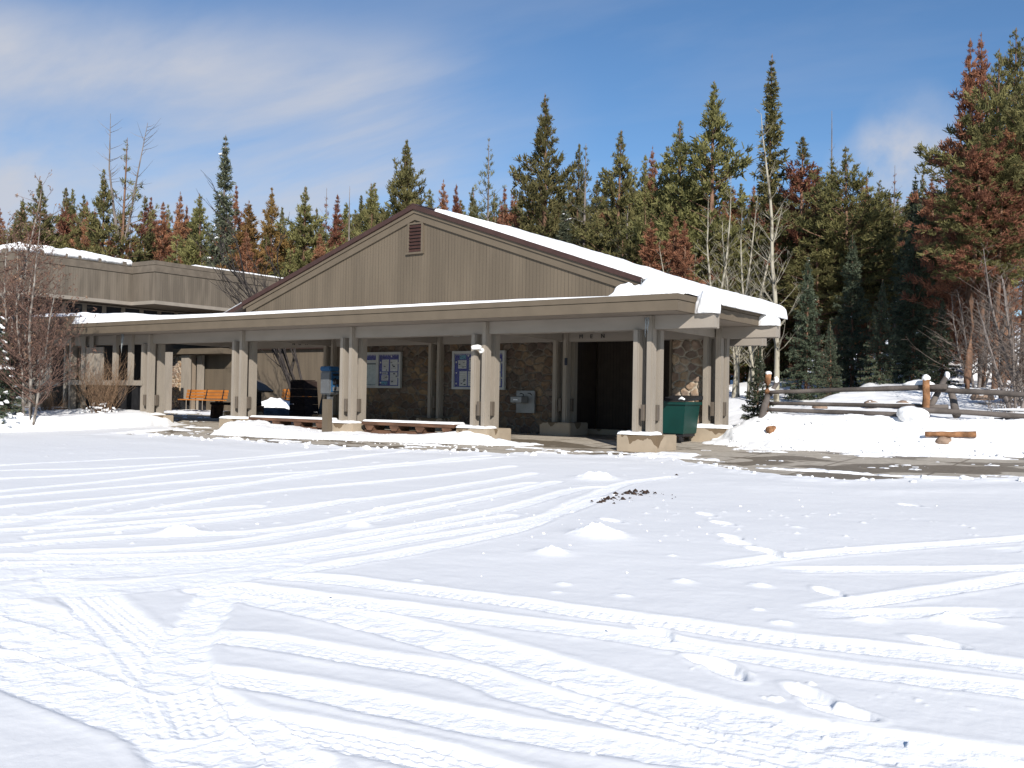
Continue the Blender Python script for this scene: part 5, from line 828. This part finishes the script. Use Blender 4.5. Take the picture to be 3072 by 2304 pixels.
# broken chunks of ploughed snow along the walk and on the bank
bm = new(); rn = random.Random(31)
def chunk(px, py, s, lift=0):
    T_, _ = snowfield(np.array([px]), np.array([py])); z = hz1(px, py)+max(0, float(T_[0]))+s*.25+lift; k = len(bm.verts)
    r_ = bmesh.ops.create_icosphere(bm, subdivisions=1, radius=1, matrix=Matrix.Translation((px, py, z)) @ Matrix.Rotation(rn.uniform(0, 6), 4, 'Z') @ Matrix.Diagonal((s*rn.uniform(.7, 1.3), s*rn.uniform(.7, 1.2), s*rn.uniform(.45, .8), 1)))
    for v in r_['verts']: v.co += Vector((rn.gauss(0, s*.16), rn.gauss(0, s*.16), rn.gauss(0, s*.12)))
for k in range(170):
    px = rn.uniform(-12, 9); chunk(px, float(near(px))-abs(rn.gauss(0, .35))+.05, rn.choice((.01, .016, .025, .045, .06)))
for k in range(300):
    px = rn.uniform(.9, 9.5); chunk(px, float(farr(np.array([px]))[()] if np.ndim(farr(np.array([px]))) == 0 else farr(np.array([px]))[0])+rn.choice((rn.gauss(-.05, .12), rn.uniform(0, 1.3))), rn.choice((.015, .022, .03, .05)))
for k in range(160): chunk(rn.uniform(-12, -3), rn.uniform(-1.7, -.3), rn.choice((.012, .02, .03)))
for k in range(60): chunk(rn.gauss(4.6, 1.4), rn.gauss(-8.6, 2.2), rn.choice((.006, .01, .016)))
tag(part('snow_chunks', bm, m_snow), 'small broken chunks of snow scattered along the ploughed edges and the bank', 'snow', kind='stuff')
# ---------------------------------------------------------------- plants without leaves
def bare_tree(H, spread, seed, trunk_r, kind):
    """branching limbs grown as thin tubes, returns (trunk bmesh, twig mesh)"""
    rn = random.Random(seed); tb = new(); V = []; F = []; leafs = []
    def seg3(p, q, r0, r1):
        d = (q-p).normalized(); s = d.cross(Vector((0, 0, 1))); s = (s if s.length > .05 else Vector((1, 0, 0))).normalized(); t = s.cross(d); b = len(V)
        for P, r in ((p, r0), (q, r1)):
            for k in range(3): V.append(tuple(P+(s*math.cos(k*2.094)+t*math.sin(k*2.094))*r))
        for k in range(3): F.append((b+k, b+(k+1) % 3, b+3+(k+1) % 3, b+3+k))
    def grow(p, d, L, r, lev):
        n = max(3, int(L/.28)); cur = p; dd = d.copy(); rr = r
        for i in range(n):
            up = .10 if kind != 'alder' else .05
            dd = (dd+Vector((rn.gauss(0, .09), rn.gauss(0, .09), up+rn.gauss(0, .06)))).normalized(); nx = cur+dd*(L/n); r2 = max(.004, r*(1-(i+1)/n*.85)); seg3(cur, nx, rr, r2); cur = nx; rr = r2
            if lev < (4 if kind == 'birch' else 3) and i > 0 and rn.random() < (.9 if lev < 2 else .55):
                a = Vector((rn.gauss(0, 1), rn.gauss(0, 1), rn.gauss(.1, .4))).normalized(); grow(cur, (dd*.75+a*.75).normalized(), L*(1-i/n*.6)*rn.uniform(.35, .6), rr*.62, lev+1)
        if lev >= 1: leafs.append((cur, dd))
    stems = {'aspen': 1, 'birch': 3, 'alder': 4}[kind]
    for s in range(stems):
        a = rn.uniform(0, 6.28); lean = {'aspen': .03, 'birch': .12, 'alder': .35}[kind]; d0 = Vector((math.cos(a)*lean, math.sin(a)*lean, 1)).normalized()
        h = H*(1 if s == 0 else rn.uniform(.7, .95)); n = 14; cur = Vector((math.cos(a)*.12*(s > 0), math.sin(a)*.12*(s > 0), -.3)); pts = [cur.copy()]; rad = [trunk_r]; dd = d0
        for i in range(n):
            dd = (dd+Vector((rn.gauss(0, .04), rn.gauss(0, .04), .05))).normalized(); cur = cur+dd*((h+.3)/n); f = (i+1)/n; rr = trunk_r*(1-f)**.8*(1 if s == 0 else .7)+.008; pts.append(cur.copy()); rad.append(rr)
            if f > (.16 if kind != 'birch' else .15):
                for b in range(rn.randint(4, 6) if kind == 'birch' else (rn.randint(4, 7) if kind == 'aspen' else rn.randint(2, 4))):
                    a2 = rn.uniform(0, 6.28); el_ = rn.uniform(.5, 1.2) if kind == 'aspen' else rn.uniform(.25, .9); dv = Vector((math.cos(a2), math.sin(a2), el_)).normalized(); grow(cur, dv, spread*(min(1.15-f, .72) if kind == 'aspen' else 1.15-f)*rn.uniform(.5, 1.1), rr*(.24 if kind == 'aspen' else .42)+.004, 1)
        tube(tb, pts, rad, 8)
    return tb, V, F, leafs
def blades(cen, dr, n, ln, wd, rn, spread=.8, droop=0, scl=None):
    """short needle sprays round the points `cen`"""
    m_ = len(cen); c = np.repeat(cen, n, 0); d = np.repeat(dr, n, 0)+rn.normal(0, spread, (m_*n, 3)); d[:, 2] -= droop; d /= np.linalg.norm(d, axis=1)[:, None]+1e-6
    s = np.cross(d, rn.normal(0, 1, (m_*n, 3))); s /= np.linalg.norm(s, axis=1)[:, None]+1e-6
    q = 1 if scl is None else np.repeat(scl, n)[:, None]; l = ln*rn.uniform(.6, 1.25, (m_*n, 1))*q; w_ = wd*rn.uniform(.6, 1.2, (m_*n, 1))*q; j = rn.normal(0, ln*.22, (m_*n, 3))*q; a = c+j
    V = np.stack([a-s*w_*.5, a+s*w_*.5, a+d*l+s*w_*.3, a+d*l-s*w_*.3], 1).reshape(-1, 3)
    return V, np.arange(m_*n*4).reshape(-1, 4)
bt = {}
def tree_obj(name, loc, sc, rz, parts, label, cat, group=None, scz=None):
    r = thing(name, loc, label, cat, group); r.scale = (sc, sc, scz or sc); r.rotation_euler = (0, 0, rz)
    for nm, me in parts:
        o = bpy.data.objects.new(nm, me); C.objects.link(o); o.parent = r
        if nm.startswith('snow') or nm in ('branches', 'catkins'): o['kind'] = 'stuff'
    return r
def bare_parts(kind, var):
    k = (kind, var)
    if k in bt: return bt[k]
    H = {'aspen': 10, 'alder': 4.5, 'birch': 7.2}[kind]; sp = {'aspen': 1.9, 'alder': 2.0, 'birch': 2.7}[kind]; tr_ = {'aspen': .095, 'alder': .06, 'birch': .06}[kind]
    tb, V, F, lf = bare_tree(H, sp, 100+var*7+len(kind), tr_, kind)
    bmesh.ops.recalc_face_normals(tb, faces=tb.faces[:]); me = bpy.data.meshes.new('trunk'); tb.to_mesh(me); tb.free(); me.materials.append({'aspen': m_asp, 'alder': m_barkg, 'birch': m_birch}[kind])
    for p in me.polygons: p.use_smooth = True
    m2 = npmesh('branches', V, F, True); m2.materials.append(m_asp if kind == 'aspen' else (m_twigr if kind == 'birch' else m_twig)); out = [('trunk', me), ('branches', m2)]
    if kind == 'birch':
        rn = np.random.RandomState(var); P = np.array([tuple(p) for p, d in lf]); sel = rn.rand(len(P)) < .6; Vb, Fb = blades(P[sel], np.tile([0, 0, -.3], (sel.sum(), 1)), 2, .055, .03, rn)
        m3 = npmesh('catkins', Vb, Fb, False, {'tint': rn.rand(len(Vb)//4).repeat(4)}); m3.materials.append(l_cat); out.append(('catkins', m3))
    bt[k] = (H, out); return bt[k]
gl = {'aspen': ('slender bare aspen with a pale trunk in the grove behind the restroom building', 'bare aspens behind the snowy roof'), 'alder': ('leafless grey many-stemmed tree among the trunks at the right edge', 'leafless trees at the right edge'), 'birch': ('bare reddish-twigged birch beside the main birch at the left edge', 'lesser birches at the left edge')}
seen = {}
for i, (kind, x, y, g, H, lean, lb) in enumerate(BARE):
    v_ = seen.get(kind, 0); seen[kind] = v_+1; H0, ps = bare_parts(kind, v_ % (4 if kind == 'aspen' else 3)); s = H/H0
    t = tree_obj({'aspen': 'aspen_tree', 'alder': 'bare_tree', 'birch': 'birch_tree'}[kind], (x, y, g-.05), s, i*1.9, ps, lb or gl[kind][0], 'tree', None if lb else gl[kind][1])
    t.rotation_euler = (0, math.atan2(lean, H)*.6, i*1.9) if kind == 'aspen' else (0, 0, i*1.9)
def shrub(name, x, y, z, H, rad, n, mat, label, seed, r0=.009, lean=(0, 0), mk=True, lv=2):
    rn = random.Random(seed); V = []; F = []
    def st(p, d, L, r, lev):
        k = 5; cur = p
        for i in range(k):
            d = (d+Vector((rn.gauss(0, .08), rn.gauss(0, .08), .05))).normalized(); nx = cur+d*L/k; b = len(V); s = d.cross(Vector((0, 0, 1))).normalized(); t = s.cross(d)
            for P, rr in ((cur, r*(1-i/k*.7)), (nx, r*(1-(i+1)/k*.7))):
                for q in range(3): V.append(tuple(P+(s*math.cos(q*2.1)+t*math.sin(q*2.1))*rr))
            for q in range(3): F.append((b+q, b+(q+1) % 3, b+3+(q+1) % 3, b+3+q))
            cur = nx
            if lev < lv and i > 0 and rn.random() < .8: st(cur, (d+Vector((rn.gauss(0, .5), rn.gauss(0, .5), .1))).normalized(), L*.45, r*.6, lev+1)
    for i in range(n):
        a = rn.uniform(0, 6.28); e = rn.uniform(.15, 1.0); st(Vector((x+rn.gauss(0, .12), y+rn.gauss(0, .12), z-.05)), Vector((math.cos(a)*e*rad/H+lean[0], math.sin(a)*e*rad/H+lean[1], 1)).normalized(), H*rn.uniform(.7, 1.1), r0*rn.uniform(.6, 1.2), 0)
    o = link(name, npmesh(name, V, F, True), mat, None, (x, y, z)); return tag(o, label, 'shrub')
shrub('twiggy_shrub', -17.6, -.9, .25, 1.35, 1.1, 85, m_dry, 'dense bare brown shrub with a little snow in front of the wooden screen', 3)
shrub('twiggy_shrub', -20.4, -1.1, .25, .7, 1.1, 70, m_dry, 'low dry reddish stalks left of the brown shrub', 4); shrub('twiggy_shrub', -22.2, -1.3, .25, .8, .8, 40, m_twigr, 'small dry shrub under the birch at the left edge', 5)
shrub('twiggy_shrub', 6.1, 6.2, .85, .45, .5, 24, m_twig, 'few dry twigs poking out of the snow behind the right end of the fence', 6)
bm = new(); rn = random.Random(8)
for k in range(60):
    a = rn.uniform(0, 6.28); r_ = rn.uniform(.15, 1.1); c = Vector((-17.7+math.cos(a)*r_, -1.0+math.sin(a)*r_*.5, .33+rn.uniform(0, .5)*(1.1-r_))); d = Vector((rn.gauss(0, .1), rn.gauss(0, .05), rn.uniform(-.03, .06)))
    tube(bm, [tuple(c-d), tuple(c), tuple(c+d)], [.01, rn.uniform(.02, .045), .01], 6, wob=.3, rnd=rn)
tag(part('shrub_snow', bm, m_snow, smooth=True), 'crumbs of snow caught in the bare brown shrub', 'snow', kind='stuff')
# dark many-stemmed tree in the courtyard
H0, ps = None, None
m_dkb = M('dark_trunk', (.045, .038, .035), .9, .3, 6)
o = shrub('courtyard_tree', -19.2, 9.0, .1, 5.6, 1.3, 9, m_dkb, 'dark leafless many-stemmed tree leaning left in the courtyard beneath the word WOMEN', 14, .065, (-.38, -.30), True, 3); o['category'] = 'tree'
# ---------------------------------------------------------------- conifers
def conifer(H, kind, seed, small=False):
    """trunk with limbs (bmesh data) and needle sprays in a crown of unequal branches"""
    rn = np.random.RandomState(seed); r = random.Random(seed); tb = new()
    lean = (r.uniform(-.015, .015), r.uniform(-.015, .015)); P = [(lean[0]*z+math.sin(z*.5+seed)*.05, lean[1]*z, z) for z in np.linspace(-.4, H, 14)]; tr_ = H*.0105+.02
    tube(tb, P, [tr_*(1-i/13)**.85+.012 for i in range(14)], 8)
    spr = kind in 'SN'; c0 = {'P': .14, 'R': .1, 'Q': .45, 'S': .03, 'N': .04, 'G': .35, 'K': .5}[kind]; Rm = {'P': .185, 'R': .15, 'Q': .13, 'S': .20, 'N': .115, 'G': .11, 'K': .07}[kind]*H
    if small: Rm = H*.27; c0 = .02
    if seed > 5000: c0 = .42
    cen = []; dr = []; tint = []; z = H*c0; step = H*({'P': .021, 'R': .021, 'Q': .033, 'S': .018, 'N': .017, 'G': .035, 'K': .03}[kind]); snow_c = []
    gapz = [r.uniform(c0, .9) for _ in range(3)]
    while z < H*.985:
        f = (z/H-c0)/(1-c0)
        if spr: prof = (1-f)**(.85 if kind == 'S' else .72)*(.55+.45*min(1, f*8+.4))
        else: prof = min(1, .45+f*2.2)*(1-f)**1.05*1.45+.012
        nb = r.randint(4, 6) if kind != 'K' else r.randint(2, 4); a0 = r.uniform(0, 6.28)
        for b in range(nb):
            if r.random() < (.08 if spr else .2): continue
            a = a0+b*6.28/nb+r.gauss(0, .3); L = Rm*prof*r.uniform(.55, 1.2)*(1 if spr else r.choice((1, 1, .8, .5, 1.4)))
            el_ = (-.25+.9*f if spr else -.05+.9*f)+r.gauss(0, .1); d = np.array([math.cos(a)*math.cos(el_), math.sin(a)*math.cos(el_), math.sin(el_)])
            o = np.array([lean[0]*z, lean[1]*z, z]); tip = o+d*L; tip[2] += (0 if spr else L*.15)
            if L > .25: tube(tb, [tuple(o), tuple((o+tip)/2+np.array([0, 0, -.03*L])), tuple(tip)], [.006+L*.011, .005+L*.006, .004], 3, False)
            if kind == 'K' or (kind == 'G' and r.random() < .55):
                for q in range(2):
                    t_ = r.uniform(.4, .9); p0 = o+(tip-o)*t_; tube(tb, [tuple(p0), tuple(p0+np.array([r.gauss(0, .2), r.gauss(0, .2), r.uniform(0, .3)])*L*.7)], [.006, .003], 3, False)
                continue
            k0 = .15 if spr else .38; den = (4.2 if spr else 4.2)*(14/H if H > 5 else 2.6); n = max(2, int(L*den)); n = int(n*(.55 if kind == 'Q' else 1))
            br = r.uniform(0, 1)
            for q in range(n):
                t_ = k0+(1-k0)*(q+r.random()*.6)/n; w_ = L*(.22 if spr else .17)*(1.1-t_ if spr else 1); side = np.array([-d[1], d[0], 0])*r.uniform(-1, 1)*w_*1.5
                p = o+(tip-o)*t_+side+np.array([0, 0, (-.35*abs(side[0]+side[1]) if spr else r.gauss(.03, .06))]); cen.append(p); dr.append(d*.7+side/(L+.01)*1.2+np.array([0, 0, .0 if spr else .55])); tint.append(min(1, max(0, br*.5+.5*r.random()+.18*(t_-.5))))
                if kind == 'N' and r.random() < .09*(1.6-f) and q > n*.45: snow_c.append(p+np.array([0, 0, .05]))
        z += step*r.uniform(.7, 1.3)
    cen.append(np.array([lean[0]*H, lean[1]*H, H-.15])); dr.append(np.array([0, 0, 1.])); tint.append(.5)
    cen = np.array(cen); dr = np.array(dr); tint = np.array(tint)
    ls = (H/14) if H > 5 else .33
    nbl = {'P': 19, 'R': 17, 'Q': 11, 'S': 15, 'N': 15, 'G': 4, 'K': 1}[kind]; ln = {'P': .25, 'R': .24, 'Q': .23, 'S': .23, 'N': .22, 'G': .2, 'K': .1}[kind]*ls; wd = {'P': .06, 'R': .055, 'Q': .05, 'S': .07, 'N': .07, 'G': .04, 'K': .02}[kind]*ls
    bmesh.ops.recalc_face_normals(tb, faces=tb.faces[:]); tm = bpy.data.meshes.new('trunk'); tb.to_mesh(tm); tb.free()
    for p in tm.polygons: p.use_smooth = True
    V, Fc = blades(cen, dr, nbl, ln, wd, rn, .55 if spr else .6, .15 if spr else 0, np.clip(.3+(1-(cen[:, 2]/H))*4.5, .3, 1))
    T = np.clip(tint.repeat(nbl)+rn.normal(0, .14, len(cen)*nbl), 0, 1).repeat(4)
    cm = npmesh('crown', V, Fc, False, {'tint': T}); sm = None
    if kind in 'NS' and not snow_c and kind == 'S':
        idx = rn.choice(len(cen), max(4, int(len(cen)*.022)), False); snow_c = list(cen[idx]+[0, 0, .05])
    if snow_c:
        sb = new(); q = r
        for p in snow_c:
            s = r.uniform(.04, .11)*ls*(1.1 if kind == 'N' else .8); a = r.uniform(0, 6.28); d = Vector((math.cos(a), math.sin(a), -.2))*s*1.4
            tube(sb, [tuple(Vector(p)-d), tuple(p), tuple(Vector(p)+d)], [s*.25, s*.6, s*.2], 5, wob=.3, rnd=r)
        sm = bpy.data.meshes.new('snow_patches'); sb.to_mesh(sm); sb.free(); sm.materials.append(m_snow)
    return tm, cm, sm
PR = {}
def proto(kind, v):
    k = (kind, v)
    if k in PR: return PR[k]
    base = {'H': 'P', 'M': 'P', 'O': 'P', 'N2': 'N', 'S2': 'N', 'T': 'Q', 's': 'S'}.get(kind, kind)
    H = 4 if kind == 's' else 14; tm, cm, sm = conifer(H, base, 11+v*13+ord(kind[0])+(6000 if kind == 'H' else 0), kind == 's')
    tm.materials.append({'K': m_barkg, 'G': m_barkg, 'Q': m_barkg, 'T': m_bark, 'N': m_barkg}.get(kind, m_bark))
    if kind == 'M':
        # upper part green, clumps of red lower down and at one side
        n = len(cm.polygons); co = np.zeros(len(cm.vertices)*3, np.float32); cm.vertices.foreach_get('co', co); co = co.reshape(-1, 4, 3)[:, 0]; red = (fbm(co[:, 0]*.7+co[:, 2]*.5, co[:, 1]*.7+co[:, 2]*.3, v) > .52)
        cm.materials.append(l_pine); cm.materials.append(l_red); cm.polygons.foreach_set('material_index', red.astype(np.int32))
    else: cm.materials.append({'P': l_pine, 'H': l_pine, 'R': l_red, 'O': l_orange, 'Q': l_grey, 'G': l_red, 'K': l_grey, 'S': l_spruce, 's': l_spruce, 'N': l_nsp, 'N2': l_nsp, 'S2': l_pine, 'T': l_pine}[kind])
    ps = [('trunk', tm), ('crown', cm)]
    if kind == 'K': ps = [('trunk', tm)]
    if sm and kind not in ('S2',): ps.append(('snow_patches', sm))
    if kind == 'T':
        tb = new(); r = random.Random(9)
        for s in (-1, 1):
            P0 = [(s*.15, 0, 8.5), (s*.45, 0, 10.2), (s*.75, .1, 12.3), (s*(1.2 if s > 0 else .75), .1, 15.2 if s < 0 else 14.9)]; tube(tb, P0, [.09, .07, .045, .012], 6)
            for q in range(46):
                f = r.uniform(.05, 1); i = min(2, int(f*3)); g = f*3-i; p = Vector(P0[i]).lerp(Vector(P0[i+1]), g); a = r.uniform(0, 6.28); d = Vector((math.cos(a), math.sin(a)*.6, r.uniform(.2, 1.2)))*r.uniform(.3, 1.0); tube(tb, [tuple(p), tuple(p+d*.6+Vector((0, 0, -.04))), tuple(p+d)], [.016, .009, .003], 3, False)
        me = bpy.data.meshes.new('dead_tops'); tb.to_mesh(me); tb.free(); me.materials.append(m_barkg); ps.append(('dead_tops', me))
    PR[k] = (H, ps); return PR[k]
names = {'H': ('pine_tree', 'tall green pine with a bare lower trunk in the wood at the right', 'high-crowned green pines at the right'), 'P': ('pine_tree', 'green pine in the dense wood behind the buildings', 'green pines of the wood'), 'R': ('dead_pine', 'rust red beetle-killed pine in the wood behind the buildings', 'rust red dead pines of the wood'), 'M': ('pine_tree', 'half green half rust red pine in the wood behind the buildings', 'dying pines of the wood, part green part red'), 'O': ('pine_tree', 'orange and yellow green dying pine in the wood left of the gable', 'orange dying pines left of the gable'),
 'Q': ('sparse_pine', 'thin-crowned grey green pine in the wood behind the snowy roof', 'thin-crowned pines of the wood'), 'G': ('dead_pine', 'nearly bare grey dead pine with a few brown needles in the wood', 'nearly bare dead pines of the wood'), 'K': ('dead_tree', 'bare dead trunk', None), 'S': ('spruce_tree', 'dark spruce behind the rail fence', 'dark spruces behind the rail fence'), 'N': ('spruce_tree', 'snowy spruce', None), 'N2': ('spruce_tree', 'snowy spruce', None), 'S2': ('pine_tree', 'narrow pine', None), 'T': ('pine_tree', 'pine', None)}
cnt = {}
rt = random.Random(12)
for (kind, x, y, g, H, w_, lb) in TREES:
    if H < 1.0 and kind != 'S': continue
    c = cnt.get(kind, 0); cnt[kind] = c+1; nv = {'P': 6, 'H': 3, 'R': 4, 'M': 2, 'O': 2, 'Q': 2, 'S': 3}.get(kind, 1)
    H0, ps = proto('s' if (kind == 'S' and H < 3.6) else kind, c % nv); sz = H/(H0 if kind != 'T' else 15.2); big = max(.75, min(1.35, (14/H)**.25 if H > 5 else 1)) if kind != 'S' else 1
    nm, dl, gp = names[kind]
    tree_obj(nm, (x, y, g-.05), sz*w_*big, rt.uniform(0, 6.28) if kind != 'T' else .9, ps, lb or dl, 'tree', None if lb else gp, sz)
# orange-barked trunks standing at the right: their crowns are high above
m_bk2 = m_bark
for i, (x, y, H, r_, dx_, lb) in enumerate(TRK):
    tb = log((x, y, hz1(x, y)-.2), (x+dx_, y+.2, hz1(x, y)+H*.95), r_, r_*.2, 10, 60+i, 10)
    t = thing('pine_tree', (x, y, hz1(x, y)), lb, 'tree'); part('trunk', tb, m_bark, t, smooth=True)
    H0, ps = proto('M' if i != 1 else 'H', i % 2); o = bpy.data.objects.new('crown', ps[1][1]); C.objects.link(o); o.parent = t; o.location = (dx_*.8, .15, H*.36); o.scale = (.5, .5, H*.7/14); o.rotation_euler = (0, 0, i*1.3)
# snowy little spruce at the left edge
H0, ps = proto('s', 5); sb = new(); r = random.Random(2)
for k in range(170):
    z = r.uniform(.2, 3.6); a = r.uniform(0, 6.28); R_ = .27*4*(1-z/4)*r.uniform(.5, .95); p = Vector((math.cos(a)*R_, math.sin(a)*R_, z-.1*R_)); d = Vector((math.cos(a), math.sin(a), -.15))*r.uniform(.07, .16)
    tube(sb, [tuple(p-d), tuple(p+Vector((0, 0, .02))), tuple(p+d)], [.025, r.uniform(.04, .075), .02], 6, wob=.25, rnd=r)
sm = bpy.data.meshes.new('snow_load'); bmesh.ops.recalc_face_normals(sb, faces=sb.faces[:]); sb.to_mesh(sm); sb.free(); sm.materials.append(m_snow)
tree_obj('spruce_tree', SPL, .85, .4, [('trunk', ps[0][1]), ('crown', ps[1][1]), ('snow_load', sm)], 'young spruce loaded with snow at the left edge of the picture', 'tree')
